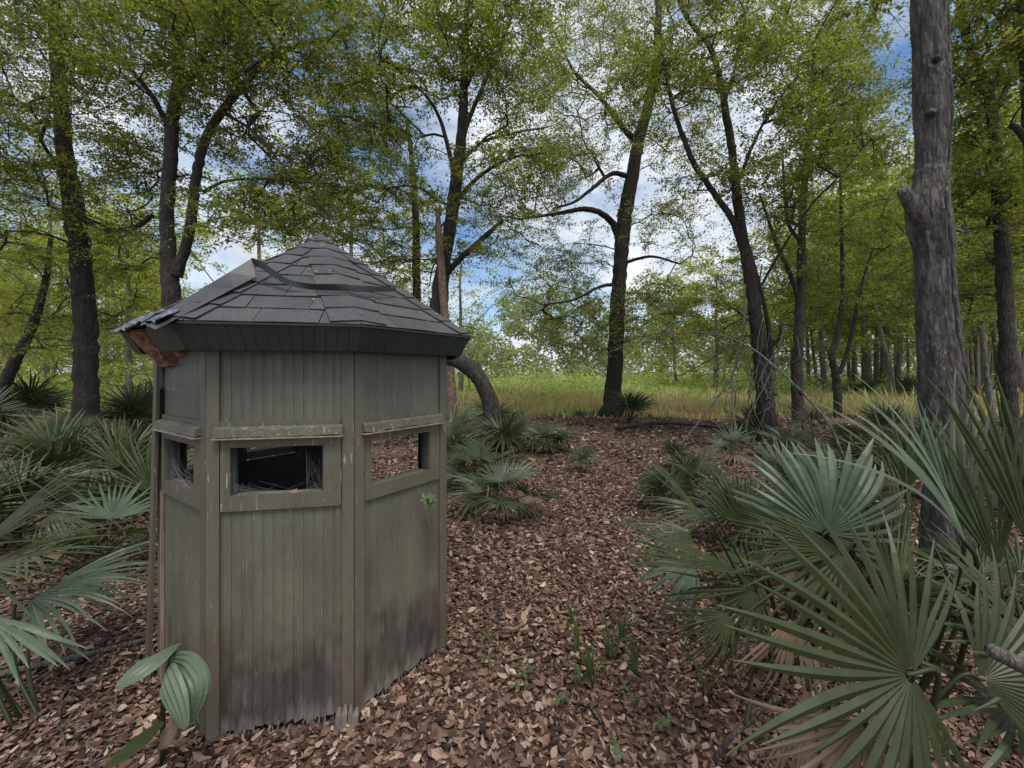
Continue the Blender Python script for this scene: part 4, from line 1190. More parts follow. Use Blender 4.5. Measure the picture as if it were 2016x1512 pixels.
# ------------------------------------------------------------------ palmettos
def blade_mesh(name, nseg=24, span=250, R=1.0, fuse=.38, droop=.25, cup=.12, seed=0, st=6, broken=0.0, wob=.03, tipv=.0, lenvar=.08, fan_bend=0.0, fall=.28):
    """fan leaf: hub at the origin, axis +Y, upper side +Z; pleated segments joined near the hub, tips free"""
    r = np.random.default_rng(seed); V = []; Fq = []; F3 = []; vv = []
    da = math.radians(span) / nseg
    for i in range(nseg):
        a = math.radians(-span / 2) + (i + .5) * da
        L_ = R * (1 - fall + fall * math.cos(a * .62)) * (1 + r.normal(0, lenvar))
        if r.random() < broken: L_ *= r.uniform(.5, .8)
        dr = droop * r.uniform(.4, 1.7) * (2.2 if r.random() < .12 else 1); tw = r.normal(0, wob); yaw = r.normal(0, .55 * da); col = r.uniform(0, 1); sb = r.normal(0, .05)
        b0 = len(V)
        ts = np.linspace(.04, 1, st + 1)
        for j, t_ in enumerate(ts):
            aa = a + yaw * max(0, t_ - fuse)
            rad = L_ * t_
            hw = math.tan(da / 2) * rad if t_ <= fuse else math.tan(da / 2) * L_ * fuse * (1 + .35 * (t_ - fuse)) * (1 - ((t_ - fuse) / (1 - fuse)) ** 1.7)
            z_ = cup * rad * abs(math.sin(a)) * .9 - dr * L_ * t_ ** 2.6 - fan_bend * rad * t_
            rr_ = rad * (1 - .22 * dr * t_ ** 2)
            dx, dy = math.sin(aa), math.cos(aa); pleat = hw * .55
            c_ = np.array([dx * rr_ + dy * sb * L_ * t_ ** 3, dy * rr_ - dx * sb * L_ * t_ ** 3, z_]); s_ = np.array([dy, -dx, tw * t_ * 4])
            if j == st:
                V.append(c_); vv.append(1.25)
            else:
                q_ = .25 * col + .45 * t_ * .6
                V += [c_ - s_ * hw, c_ + np.array([0, 0, pleat]), c_ + s_ * hw]; vv += [q_, q_ + .08, q_]
        for j in range(st - 1):
            o_ = b0 + j * 3; Fq += [[o_, o_ + 1, o_ + 4, o_ + 3], [o_ + 1, o_ + 2, o_ + 5, o_ + 4]]
        o_ = b0 + (st - 1) * 3; F3 += [[o_, o_ + 1, o_ + 3], [o_ + 1, o_ + 2, o_ + 3]]
    return npmesh(name, np.array(V), [np.array(Fq), np.array(F3)], np.array(vv))


def petiole_mesh(L_=1.4, bend=.25):
    mb = MB(); p = smoothline([(0, -L_, -bend * 1.6), (0, -L_ * .55, -bend * .75), (0, -L_ * .2, -bend * .2), (0, .03, 0)], 4)
    mb.tube(p, np.linspace(.024, .012, len(p)), 5, v=.4); return mb.mesh('petiole', True)


VAR = []
for i, (ns, sp, fu, dr, cu, fb) in enumerate(((28, 230, .36, .18, .15, 0), (32, 270, .30, .36, .10, .05), (22, 170, .38, .12, .25, 0), (30, 250, .28, .60, .05, .1), (22, 130, .34, .15, .30, 0), (34, 290, .26, .26, .08, .0))):
    VAR.append(blade_mesh('frond', ns, sp, 1.0, fu, dr, cu, seed=i, st=5, broken=.08, fan_bend=fb))
VM = {}
for mk in ('palm', 'palm_pale', 'palm_olive', 'palm_dead'):
    VM[mk] = []
    for me in VAR:
        c_ = me.copy(); c_.materials.append(M[mk]); VM[mk].append(c_)
PET = petiole_mesh(); PET.materials.append(M['petiole'])
PETB = np.array([0, -1.4, -.4])


def frame(axis, normal):
    y_ = unit(np.asarray(axis, float)); z_ = np.asarray(normal, float); z_ = unit(z_ - (z_ @ y_) * y_); x_ = np.cross(y_, z_)
    return np.stack([x_, y_, z_], 1)


def put_frond(root, base, hub, R3, s, me, pet=True, label=None):
    o = add('frond', me, None, root)
    Mx = Matrix.Identity(4)
    for i in range(3):
        for j in range(3): Mx[i][j] = float(R3[i, j] * s)
        Mx[i][3] = float(hub[i] - base[i])
    o.matrix_local = Mx
    if label: o['label'] = label
    if pet: add('petiole', PET, None, o)
    return o


def palmetto(x, y, size, nf, label, seed, mats=('palm', 'palm', 'palm_pale', 'palm_olive'), group=None, elo=15, ehi=85, azr=(0, 360), dead=1):
    r = random.Random(seed); z = float(gh(x, y)); base = np.array([x, y, z])
    root = empty('palmetto', base, label, 'palmetto', group)
    for i in range(nf):
        az = math.radians(azr[0] + (azr[1] - azr[0]) * (i + r.uniform(-.3, .3)) / nf)
        isd = i < dead
        el = math.radians(r.uniform(elo, ehi)) if not isd else math.radians(r.uniform(-8, 12))
        s = size * r.uniform(.75, 1.15)
        a = np.array([math.cos(az) * math.cos(el), math.sin(az) * math.cos(el), math.sin(el)])
        n_ = np.array([-math.cos(az) * math.sin(el), -math.sin(az) * math.sin(el), math.cos(el)]) + np.array([r.uniform(-.4, .4), r.uniform(-.4, .4), 0])
        R3 = frame(a, n_)
        hub = base + R3 @ (-PETB * s * np.array([1, r.uniform(.55, .8), .8])) * r.uniform(.6, .8) + np.array([0, 0, .04 + .06 * size])
        mk = 'palm_dead' if isd else r.choice(mats)
        put_frond(root, base, hub, R3, s, VM[mk][r.randrange(6)], pet=True)
    return root


def pg(px, py, dx=0):                                   # a spot on the ground under a pixel
    d = gd(py); return (px - 1008) / F * d, d


PL = [  # px, py ground, size, fronds, label
    (940, 960, .42, 9, 'broad palmetto close behind the hut, low fronds arching over the path'),
    (895, 930, .46, 8, 'palmetto half hidden by the right edge of the hut'),
    (1000, 905, .45, 8, 'palmetto at the foot of the arching trunk'),
    (968, 872, .52, 7, 'tall upright palmetto directly against the arching trunk'),
    (1075, 890, .42, 7, 'dark palmetto drooping at the right end of the clump beside the hut'),
    (1140, 925, .26, 6, 'small lone palmetto standing in the middle of the leafy path'),
    (985, 1010, .36, 6, 'low palmetto fanned flat over the leaves in front of the clump by the hut'),
    (1138, 838, .36, 5, 'small palmetto left of the large flared tree at the meadow edge'),
    (1238, 836, .62, 9, 'palmetto growing at the foot of the large flared tree'),
    (1485, 868, .52, 9, 'dark palmetto around the foot of the twin-stemmed tree'),
    (1560, 905, .42, 7, 'low palmetto right of the twin-stemmed tree'),
    (1325, 925, .30, 6, 'small palmetto between the path and the dead vine tangle'),
    (1300, 1010, .34, 7, 'spreading palmetto reaching farthest out onto the path'),
    (1400, 1010, .40, 8, 'palmetto with drooping tips behind the spreading one'),
    (1650, 1040, .46, 9, 'dense palmetto right behind the pale pleated fan'),
    (1440, 915, .34, 6, 'grey dried palmetto left of the twin-stemmed tree'),
    (1600, 850, .45, 6, 'palmetto at the foot of the straight slender trunk'),
    (1350, 985, .36, 7, 'small palmetto with thin blades at the right edge of the path'),
    (1450, 1090, .40, 8, 'leafy palmetto in front of the small thin-bladed one'),
    (1560, 1010, .44, 8, 'mid-sized palmetto behind the pale curled fan'),
    (1690, 955, .46, 8, 'palmetto between the pale curled fan and the stout grey trunk'),
    (1740, 880, .46, 7, 'palmetto left of the stout grey trunk, farther back'),
    (1690, 785, .9, 7, 'far palmetto beyond the low-forked tree'),
    (1790, 790, .9, 7, 'far palmetto just left of the stout grey trunk'),
    (1935, 790, .9, 8, 'far palmetto right of the stout grey trunk'),
    (1985, 960, .55, 10, 'palmetto right of the stout grey trunk'),
    (1780, 985, .56, 10, 'palmetto close in front of the stout grey trunk, left side'),
    (1920, 1010, .56, 10, 'palmetto close in front of the stout grey trunk, right side'),
    (1830, 900, .5, 8, 'palmetto directly behind the stout grey trunk'),
    (1700, 890, .55, 9, 'dark palmetto between the low-forked tree and the stout grey trunk'),
    (1880, 860, .5, 8, 'palmetto in the gap between the stout grey and the mossy leaning trunk'),
    (1620, 1150, .42, 10, 'dark palmetto under the spread fans right of the path'),
    (1760, 1260, .30, 8, 'dark palmetto tucked under the biggest fan'),
    (1500, 1190, .30, 7, 'low dark palmetto at the edge of the seedling patch'),
    (1950, 1240, .40, 10, 'dark palmetto low beneath the sword-like blades'),
    (2010, 880, .5, 8, 'palmetto at the foot of the mossy leaning trunk'),
    (60, 850, .75, 9, 'big dark palmetto thicket plant left of the dark straight trunk'),
    (-20, 880, .6, 8, 'palmetto at the far left edge behind the others'),
    (150, 900, .5, 7, 'palmetto at the foot of the dark straight trunk'),
    (265, 850, .6, 8, 'palmetto seen between the dark straight trunk and the hut'),
    (290, 830, .7, 6, 'far palmetto close to the hut wall, upper one'),
    (240, 985, .42, 9, 'tall fan palmetto beside the left wall of the hut'),
    (290, 1000, .36, 6, 'narrow palmetto pressed against the hut corner'),
    (120, 1000, .44, 8, 'palmetto with curled pale fronds in the left thicket'),
    (20, 1010, .46, 9, 'palmetto low in the left thicket'),
    (-60, 1120, .38, 8, 'large palmetto sweeping in at the left edge'),
    (30, 1090, .40, 8, 'palmetto with long pale arching blades left of the hut'),
    (200, 1120, .30, 5, 'low palmetto fan lying over the sticks left of the hut'),
]
for i, (px, py, s, nf, lab) in enumerate(PL):
    x, y = pg(px, py)
    mats = ('palm', 'palm', 'palm_pale', 'palm_olive')
    if 'grey dried' in lab: mats = ('palm_pale', 'palm_dead', 'palm_pale')
    if 'dark' in lab: mats = ('palm', 'palm', 'palm_olive')
    lowf = 'low' in lab or 'flat' in lab or 'drooping' in lab
    if px < 1110 and px > 880 or px < 300: s *= 1.2; nf += 2
    palmetto(x, y, s, nf, lab, 300 + i, mats, elo=8 if lowf else 18, ehi=48 if lowf else 86, dead=1 if i % 3 == 0 else 0)


# hand-posed foreground palmettos; directions are (right, up, towards the camera)
def cv(v): return np.array([v[0], -v[2], v[1]], float)


def posed(label, bx, by, fronds):
    base = np.array([bx, by, float(gh(bx, by))]); root = empty('palmetto', base, label, 'palmetto')
    for (px, py, d, axis, nrm, R, ns, sp, fu, dr, mk, sd_) in fronds:
        hub = P(px, py, d); R3 = frame(cv(axis), cv(nrm))
        me = blade_mesh('frond', ns, sp, 1.0, fu, dr, .08, seed=sd_, st=9, broken=.06, wob=.02, lenvar=.06, fall=.52 if sd_ == 1 else .28); me.materials.append(M[mk])
        o = put_frond(root, base, hub, R3, R, me, pet=False)
        # stalk from the ground to the hub, in the frond's own frame
        inv = np.linalg.inv(R3 * R); e = inv @ (base + np.array([random.uniform(-.05, .05), random.uniform(-.05, .05), -.02]) - hub)
        ax_ = np.array([0, -.16, -.02]); mb = MB()
        pl = smoothline([np.array([0, .03, 0]), ax_, (ax_ + e) / 2 + np.array([0, -.12, 0]), e], 6)
        rb_ = np.linspace(.0085, .014, len(pl)) / R * (R * 1.6 + .2); mb.tube(pl, rb_ * .62, 7, v=.4)
        add('petiole', mb.mesh('petiole', True), M['petiole'], o)
    return root


posed('biggest palmetto, wide dark fan spread towards the viewer low in the right corner', .95, 1.22, [
    (1796, 1330, 1.02, (-.97, .22, .04), (.03, .30, .95), .52, 27, 255, .36, .06, 'palm_olive', 1),
    (1700, 1420, 1.05, (-.6, -.7, .3), (.1, .5, .8), .34, 14, 120, .3, .2, 'palm_dead', 3),
    (1930, 1340, 1.12, (.9, .15, .1), (-.1, .5, .9), .40, 20, 150, .35, .1, 'palm_olive', 4),
    (1590, 1352, 1.32, (-.15, -1, .25), (.1, .25, 1), .36, 18, 70, .5, .05, 'palm_dead', 5)])
posed('palmetto with a pale pleated fan curling over, left of the stout grey trunk', 1.35, 2.05, [
    (1626, 1050, 1.66, (.36, .92, .10), (-.30, -.05, .95), .41, 28, 215, .62, .34, 'palm_pale', 11),
    (1664, 1090, 1.50, (-.82, -.52, .2), (-.05, .50, .85), .42, 18, 150, .30, .08, 'palm_olive', 12),
    (1655, 1085, 1.52, (-.93, .30, .2), (.2, .75, .6), .46, 14, 50, .30, .06, 'palm', 54),
    (1470, 1132, 1.55, (-.93, .37, .15), (.35, .85, .38), .54, 16, 28, .60, .03, 'palm_olive', 13),
    (1490, 1160, 1.50, (-.75, -.55, .25), (.25, .8, .55), .40, 16, 110, .22, .40, 'palm_olive', 14),
    (1366, 1113, 1.75, (-.80, -.25, .4), (.1, .85, .4), .27, 18, 110, .4, .45, 'palm_pale', 15),
    (1463, 1046, 2.05, (.0, 1, -.1), (-.2, .1, 1), .30, 18, 110, .4, .08, 'palm', 16),
    (1395, 1030, 2.05, (-.66, .74, -.1), (.4, .5, .7), .50, 9, 14, .45, .05, 'palm', 17),
    (1390, 1010, 2.2, (-.85, .20, .2), (.2, .9, .3), .36, 18, 80, .35, .4, 'palm', 57),
    (1560, 1215, 1.45, (-.3, -.9, .4), (.1, .5, .9), .30, 14, 90, .4, .2, 'palm_dead', 18),
    (1360, 1050, 1.95, (-.9, .1, .3), (.2, .9, .3), .34, 20, 120, .3, .4, 'palm', 19),
    (1440, 1210, 1.45, (-.7, -.5, .2), (.2, .7, .6), .28, 18, 100, .25, .5, 'palm_olive', 52)])
posed('tall palmetto with long upright blue-green blades in front of the stout grey trunk', 1.75, 1.75, [
    (1906, 1075, 1.40, (-.46, .89, .0), (.50, .40, .75), .66, 11, 44, .34, .16, 'palm_pale', 21),
    (1892, 1060, 1.46, (-.05, 1, -.05), (-.5, .1, .85), .54, 9, 30, .40, .06, 'palm_pale', 23),
    (1745, 1150, 1.62, (.12, .98, -.1), (-.6, .1, .8), .40, 8, 34, .50, .06, 'palm', 22),
    (1790, 1110, 1.7, (-.30, .95, .0), (.2, .3, .9), .48, 12, 60, .40, .14, 'palm', 24),
    (1930, 1120, 1.62, (.1, 1, .0), (.5, .2, .9), .56, 9, 40, .40, .10, 'palm', 26),
    (1760, 1180, 1.36, (.05, 1, .0), (.3, .1, .9), .30, 10, 60, .40, .05, 'palm', 27)])
posed('palmetto with sword-like blades filling the right edge', 2.0, 1.45, [
    (2030, 1080, 1.38, (-.30, .95, .0), (-.5, .1, .85), .62, 6, 24, .40, .05, 'palm', 31),
    (2040, 1060, 1.5, (-.02, 1, -.1), (-.8, .0, .6), .68, 6, 26, .4, .05, 'palm_olive', 32),
    (1975, 1010, 1.9, (-.1, .9, .1), (.1, .1, .9), .40, 14, 110, .4, .10, 'palm_pale', 35),
    (1965, 1120, 1.42, (-.22, 1, .0), (-.3, .1, .9), .56, 10, 46, .38, .10, 'palm', 37),
    (1890, 1010, 2.0, (.1, 1, .0), (.2, .2, .9), .50, 14, 90, .40, .15, 'palm', 38),
    (1790, 960, 2.2, (-.2, 1, .0), (-.2, .2, .9), .46, 14, 90, .40, .15, 'palm', 39),
    (2050, 1300, 1.25, (-.75, .6, .1), (.3, .6, .7), .42, 14, 100, .4, .15, 'palm', 33),
    (1960, 1200, 1.35, (.1, -.95, .2), (.2, .2, .95), .32, 8, 50, .4, .10, 'palm_pale', 36),
    (1990, 1400, 1.20, (-.45, .15, .3), (.1, .8, .6), .38, 18, 140, .4, .25, 'palm', 34)])
posed('bright green palmetto fans standing upright just left of the hut wall', -3.9, 4.3, [
    (240, 918, 4.3, (-.08, 1, .1), (-.1, -.1, 1), .56, 24, 200, .45, .08, 'palm', 61),
    (300, 965, 4.0, (.12, 1, .1), (.2, -.1, 1), .56, 24, 170, .45, .08, 'palm', 62),
    (190, 925, 4.1, (.1, .25, .9), (0, 1, -.2), .34, 18, 230, .35, .75, 'palm_pale', 63),
    (235, 1000, 3.9, (.2, .5, .6), (0, .8, .2), .42, 22, 200, .35, .45, 'palm', 64),
    (130, 960, 4.4, (-.4, .8, .3), (.2, .1, .9), .50, 24, 170, .4, .2, 'palm', 65)])
posed('palmetto sweeping long blades in from the left edge near the sticks', -2.05, 1.75, [
    (-30, 1120, 1.80, (.92, .30, .1), (-.2, .9, .4), .50, 18, 80, .36, .14, 'palm', 41),
    (-60, 1090, 1.85, (.80, .62, .0), (-.4, .7, .6), .60, 18, 55, .40, .08, 'palm_olive', 42),
    (-30, 1215, 1.50, (.97, -.12, .2), (.0, .95, .3), .36, 7, 34, .60, .35, 'palm_pale', 43),
    (60, 1180, 1.90, (.9, .25, .0), (-.1, .95, .3), .50, 18, 100, .38, .30, 'palm_pale', 44),
    (110, 1150, 2.2, (.95, .28, -.1), (-.1, .9, .5), .50, 16, 70, .4, .2, 'palm_pale', 45)])


# young broad-bladed palmetto drooping at the hut's front left corner
def strap(mb, pts, wid, normal, pleats=5, v=.4):
    pts = smoothline(pts, 6); n = len(pts); T_ = unit(np.gradient(pts, axis=0)); t_ = np.linspace(0, 1, n)
    wprof = wid * np.sin(np.pi * np.clip(t_ * .86 + .10, 0, 1)) ** .75
    nn = unit(np.asarray(normal, float)); k = 2 * pleats + 1; V = []; vs = []
    for i in range(n):
        s_ = unit(np.cross(T_[i], nn)); up_ = np.cross(s_, T_[i])
        for j in range(k):
            a = j / (k - 1) - .5
            V.append(pts[i] + s_ * wprof[i] * a * (1 if i < n - 1 else .1) + up_ * (wprof[i] * (.045 if j % 2 else 0) - wprof[i] * .5 * a * a)); vs.append(v + .25 * t_[i] + (.05 if j % 2 else 0))
    q = [[i * k + j, i * k + j + 1, (i + 1) * k + j + 1, (i + 1) * k + j] for i in range(n - 1) for j in range(k - 1)]
    mb.put(V, q, None, np.array(vs))


bx, by = P(320, 1400, 1.55)[:2]
yp = empty('young_palmetto', (bx, by, 0), 'young palmetto with three broad pleated drooping blades at the corner of the hut', 'palmetto')
org = np.array([bx, by, 0.0])
for (pp, wd, nr, mk) in (
        ([P(345, 1268, 1.52), P(310, 1290, 1.44), P(268, 1320, 1.38), P(226, 1354, 1.34)], .095, (-.2, -.6, .8), 'palm_pale'),
        ([P(335, 1300, 1.48), P(365, 1312, 1.42), P(388, 1360, 1.38), P(368, 1436, 1.36)], .085, (.5, -.8, .3), 'palm_pale'),
        ([P(330, 1318, 1.44), P(326, 1340, 1.38), P(345, 1390, 1.34), P(365, 1440, 1.33)], .095, (-.3, -.9, .4), 'palm_pale'),
        ([P(318, 1420, 1.40), P(280, 1450, 1.34), P(240, 1486, 1.28), P(196, 1520, 1.22)], .07, (-.2, -.6, .8), 'palm_olive'),
        ([P(340, 1400, 1.46), P(335, 1430, 1.42), P(322, 1460, 1.4), P(312, 1476, 1.4)], .05, (0, -1, .3), 'palm_dead')):
    mb = MB(); strap(mb, np.array(pp), wd, nr, 5, .3 if mk != 'palm_dead' else .4)
    o = add('frond', mb.mesh('frond', False, org), M[mk], yp)
mb = MB(); mb.tube(smoothline([org, P(322, 1380, 1.5), P(338, 1290, 1.5), P(345, 1268, 1.52)], 4), .009, 6, v=.3); add('petiole', mb.mesh('petiole', True, org), M['petiole'], yp)

# ------------------------------------------------------------------ strap-leaved seedlings and creepers in the litter
def tuft(px, py, nb, h, label, seed, spread=.5, wd=.0075):
    r = random.Random(seed); x, y = pg(px, py); org = np.array([x, y, float(gh(x, y))])
    root = empty('seedling', org, label, 'seedling')
    for i in range(nb + 3):
        a = r.uniform(0, 6.28); hh = h * r.uniform(.55, 1.1); ln_ = spread * r.uniform(.1, 1) * hh
        mb = MB(); o3 = org + np.array([r.uniform(-.012, .012), r.uniform(-.012, .012), 0])
        strap(mb, np.array([o3, o3 + np.array([math.cos(a) * ln_ * .3, math.sin(a) * ln_ * .3, hh * .55]), o3 + np.array([math.cos(a) * ln_, math.sin(a) * ln_, hh * r.uniform(.75, 1)])]),
              wd * r.uniform(.7, 1.3) * 2, (math.cos(a + 1.3), math.sin(a + 1.3) - .8, .2), 2, r.uniform(0, .7))
        add('blade', mb.mesh('blade', False, org), M['strap'], root)
    return root


for i, (px, py, nb, h, lab, sp) in enumerate((
        (1165, 1352, 5, .24, 'broadest-bladed green seedling in the leaves before the path', .9),
        (1135, 1285, 4, .20, 'seedling with one tall upright blade behind the broadest one', .5),
        (1125, 1235, 4, .17, 'pale seedling at the back left of the seedling patch', .8),
        (1205, 1300, 4, .22, 'seedling with a leaning olive blade in the middle of the patch', .7),
        (1250, 1325, 4, .21, 'bright green upright seedling at the right end of the patch', .4),
        (1225, 1262, 3, .20, 'slender leaning seedling at the back right of the patch', .8),
        (1145, 1355, 3, .15, 'thin curved seedling just left of the broadest one', 1.0),
        (966, 1275, 3, .12, 'tiny bright seedling near the right foot of the hut', .5),
        (1118, 960, 3, .22, 'lone green blade standing on the path below the small palmetto', .3),
        (1390, 1375, 3, .16, 'short seedling under the tips of the biggest palmetto', .5))):
    tuft(px, py, nb, h, lab, 500 + i, sp)


def creeper(px, py, label, seed, s=.03, h=.05, z=None, up=(0, 0, 1), d=None):
    r = np.random.default_rng(seed)
    if d is None: x, y = pg(px, py); org = np.array([x, y, float(gh(x, y))])
    else: org = P(px, py, d)
    root = empty('creeper_sprig', org, label, 'seedling')
    for i in range(3):
        c = org + (np.array([r.normal(0, .025), r.normal(0, .025), h + r.uniform(-.01, .02)]) if d is None else np.array([r.normal(0, .03), -.01, r.normal(0, .02)]))
        k = 3; a0 = r.uniform(0, 6.28); D = []
        Nn = unit(np.array(up, float) + r.normal(0, .25, 3)); e1 = unit(np.cross(Nn, [0.3, 1, .2])); e2 = np.cross(Nn, e1)
        for j in range(5 if d else 3): D.append(e1 * math.cos(a0 + j * (1.25 if d else 2.1)) + e2 * math.sin(a0 + j * (1.25 if d else 2.1)))
        D = np.array(D); V, Fc = leaves_arrays(c + D * s * .55, D, np.repeat(Nn[None], len(D), 0), np.full(len(D), s * 1.1), np.full(len(D), s * .62), .12)
        add('leaf', npmesh('leaf', V - org, Fc, np.full(len(V), .25 + .3 * r.random())), M['strap'], root)
    mb = MB(); mb.tube([org, org + np.array([0, 0, h])] if d is None else [org + np.array([.02, 0, -.1]), org], .0015, 4); add('stem', mb.mesh('stem', False, org), M['petiole'], root)


for i, (px, py, lab) in enumerate(((1105, 1405, 'three-leaved dark green sprig in front of the seedling patch'), (1310, 1445, 'leafy green sprig right of the seedling patch, near the big palmetto'),
                                   (950, 1318, 'dark green sprig near the right foot of the hut'), (1040, 1345, 'green sprig halfway between the hut foot and the seedling patch'),
                                   (1250, 1385, 'yellow-green sprig between the seedling patch and the big palmetto'), (1200, 1500, 'leafy sprig at the lower edge, nearest to the viewer'),
                                   (1025, 1360, 'small sprig just left of the halfway one'))):
    creeper(px, py, lab, 600 + i)
creeper(843, 994, 'five-leaved creeper sprig climbing the right edge of the hut', 620, s=.032, up=(.2, -1, .3), d=2.02)

# ------------------------------------------------------------------ sticks, dead vines and flower stalks
def stick(label, pts, r0, r1, mat='stick', cat='stick', name='fallen_branch', forks=(), smooth_=5, tw=0, seed=0):
    pts = smoothline(np.array(pts, float), smooth_); base = pts[0].copy()
    pts = pts + np.random.default_rng(seed).normal(0, 1, pts.shape) * r0 * .10
    o_ = empty(name, base, label, cat); mb = MB(); mb.tube(pts, np.linspace(r0, r1, len(pts)), 8, bump=.03); add('stem', mb.mesh('stem', True, base), M[mat], o_)
    rr_ = random.Random(seed + 1)
    for f_ in forks:
        q_ = smoothline(np.array(f_, float), 4); mb = MB(); mb.tube(q_, np.linspace(r1 * 1.3, r1 * .35, len(q_)), 5); add('side_twig', mb.mesh('side_twig', True, base), M[mat], o_)
    for k_ in range(tw):
        i_ = rr_.randrange(len(pts) // 4, len(pts)); a = pts[i_]; d3 = np.array([rr_.uniform(-1, 1), rr_.uniform(-1, 1), rr_.uniform(-.8, .6)]) * rr_.uniform(.1, .4)
        mb = MB(); mb.tube([a, a + d3 * .5 + np.array([0, 0, rr_.uniform(-.04, .05)]), a + d3], [r1, r1 * .7, r1 * .3], 4); add('side_twig', mb.mesh('side_twig', True, base), M[mat], o_)
    return o_


def G(px, py, h=.02):
    x, y = pg(px, py); return np.array([x, y, float(gh(x, y)) + h])


stick('long thick fallen branch lying in the leaves from the left edge to the hut', [G(-40, 1345), G(60, 1325, .03), G(180, 1297, .03), G(300, 1262, .02)], .017, .011, seed=1)
stick('thin dark stick behind the long thick fallen branch', [G(60, 1205), G(160, 1200, .04), G(300, 1180, .03)], .008, .004, seed=2)
stick('short stick lying crosswise above the long fallen branch', [G(190, 1235), G(240, 1205, .03), G(262, 1185, .02)], .009, .006, seed=3)
stick('stick slanting down from the long fallen branch', [G(160, 1290), G(90, 1340, .03), G(10, 1385, .02)], .009, .005, seed=4)
stick('thin stick slanting in front of the long fallen branch', [G(190, 1310), G(150, 1355, .02), G(118, 1400)], .005, .003, seed=5)
stick('dark stick running to the lower left corner', [G(95, 1405), G(30, 1450), G(-40, 1490)], .007, .005, seed=6)
stick('thin curved stick among small sprigs near the lower edge', [G(1160, 1395), G(1190, 1440), G(1240, 1512)], .005, .003, seed=7)
stick('long thin stick lying right of the seedling patch', [G(1270, 1245), G(1380, 1258, .03), G(1520, 1275, .03)], .007, .004, seed=8)
stick('short dark stick left of the seedling patch', [G(995, 1310), G(1040, 1298, .02), G(1080, 1288)], .006, .003, seed=9)
stick('pale grey forked branch rising in front of the big palmetto', [G(1408, 1505), P(1440, 1450, 1.5), P(1470, 1425, 1.48), P(1530, 1370, 1.45)], .011, .007, seed=10, forks=[[P(1468, 1426, 1.48), P(1478, 1380, 1.47), P(1482, 1310, 1.46)]])
stick('pale broken branch poking in at the right edge over the palmetto', [P(1952, 1280, 1.0), P(1985, 1296, 1.0), P(2040, 1320, 1.0)], .016, .02, seed=11)
stick('fallen bare branch leaning from the vine tangle down onto the path', [G(1330, 882), P(1400, 800, 8.2), P(1450, 720, 8.4), P(1470, 600, 8.6)], .022, .012, seed=12, tw=6)
stick('grey hanging vine dropping left of the twin-stemmed tree', [P(1466, 560, 8.1), P(1462, 660, 8.0), P(1440, 760, 7.9), G(1458, 905)], .022, .014, seed=13, tw=5)
stick('pale vine twisting down beside the twin-stemmed tree', [P(1530, 690, 8.2), P(1500, 740, 8.1), P(1515, 790, 8.0), P(1540, 840, 7.9), G(1530, 885)], .020, .012, seed=14, tw=6)
stick('pale vine looping between twin-stemmed tree and palmetto', [P(1545, 640, 8.3), P(1530, 700, 8.1), P(1505, 760, 8.0), P(1470, 830, 7.9), G(1480, 890)], .018, .010, seed=15, tw=6)
stick('dark dead limb reaching left from the twin-stemmed tree', [P(1492, 660, 8.7), P(1455, 665, 8.5), P(1410, 700, 8.2), P(1340, 740, 7.9)], .022, .008, 'bark', seed=16, tw=7)
stick('curled knobbly limb on the right of the twin-stemmed tree', [P(1500, 700, 8.6), P(1520, 680, 8.4), P(1535, 660, 8.3), P(1540, 640, 8.3), P(1562, 642, 8.5)], .05, .015, 'bark', seed=17)
stick('low fallen bough across the dead fronds behind the path', [G(1215, 850, .1), G(1300, 842, .15), G(1400, 846, .1), G(1490, 858, .1)], .05, .02, 'bark', seed=18, tw=8)
stick('low brown bough lying at the end of the path', [G(1010, 880, .05), G(1080, 890, .1), G(1150, 900, .05)], .03, .012, 'bark', seed=19, tw=3)
stick('mossy fallen log behind the left palmettos', [G(150, 850, .45), G(260, 845, .4), G(360, 842, .3)], .10, .08, 'bark', cat='log', seed=20)
rv = random.Random(44)
vt_b = G(1500, 882); vt = empty('vine_tangle', vt_b, 'tangle of thin pale dead vines hanging round the foot of the twin-stemmed tree', 'vine')
for i in range(20):
    x0, y0 = rv.uniform(1425, 1570), rv.uniform(610, 760); x1, y1 = x0 + rv.uniform(-70, 60), rv.uniform(800, 905); dd = rv.uniform(7.5, 8.3)
    mb = MB(); pl = [P(x0, y0, dd)] + [P(x0 + (x1 - x0) * k / 4 + rv.uniform(-22, 22), y0 + (y1 - y0) * k / 4 + rv.uniform(-18, 18), dd + rv.uniform(-.2, .2)) for k in range(1, 4)] + [P(x1, y1, dd - .2)]
    r_ = rv.uniform(.005, .013); mb.tube(smoothline(pl, 4), np.linspace(r_, r_ * .5, 17), 5, bump=.1); add('stem', mb.mesh('stem', True, vt_b), M['stick'], vt)
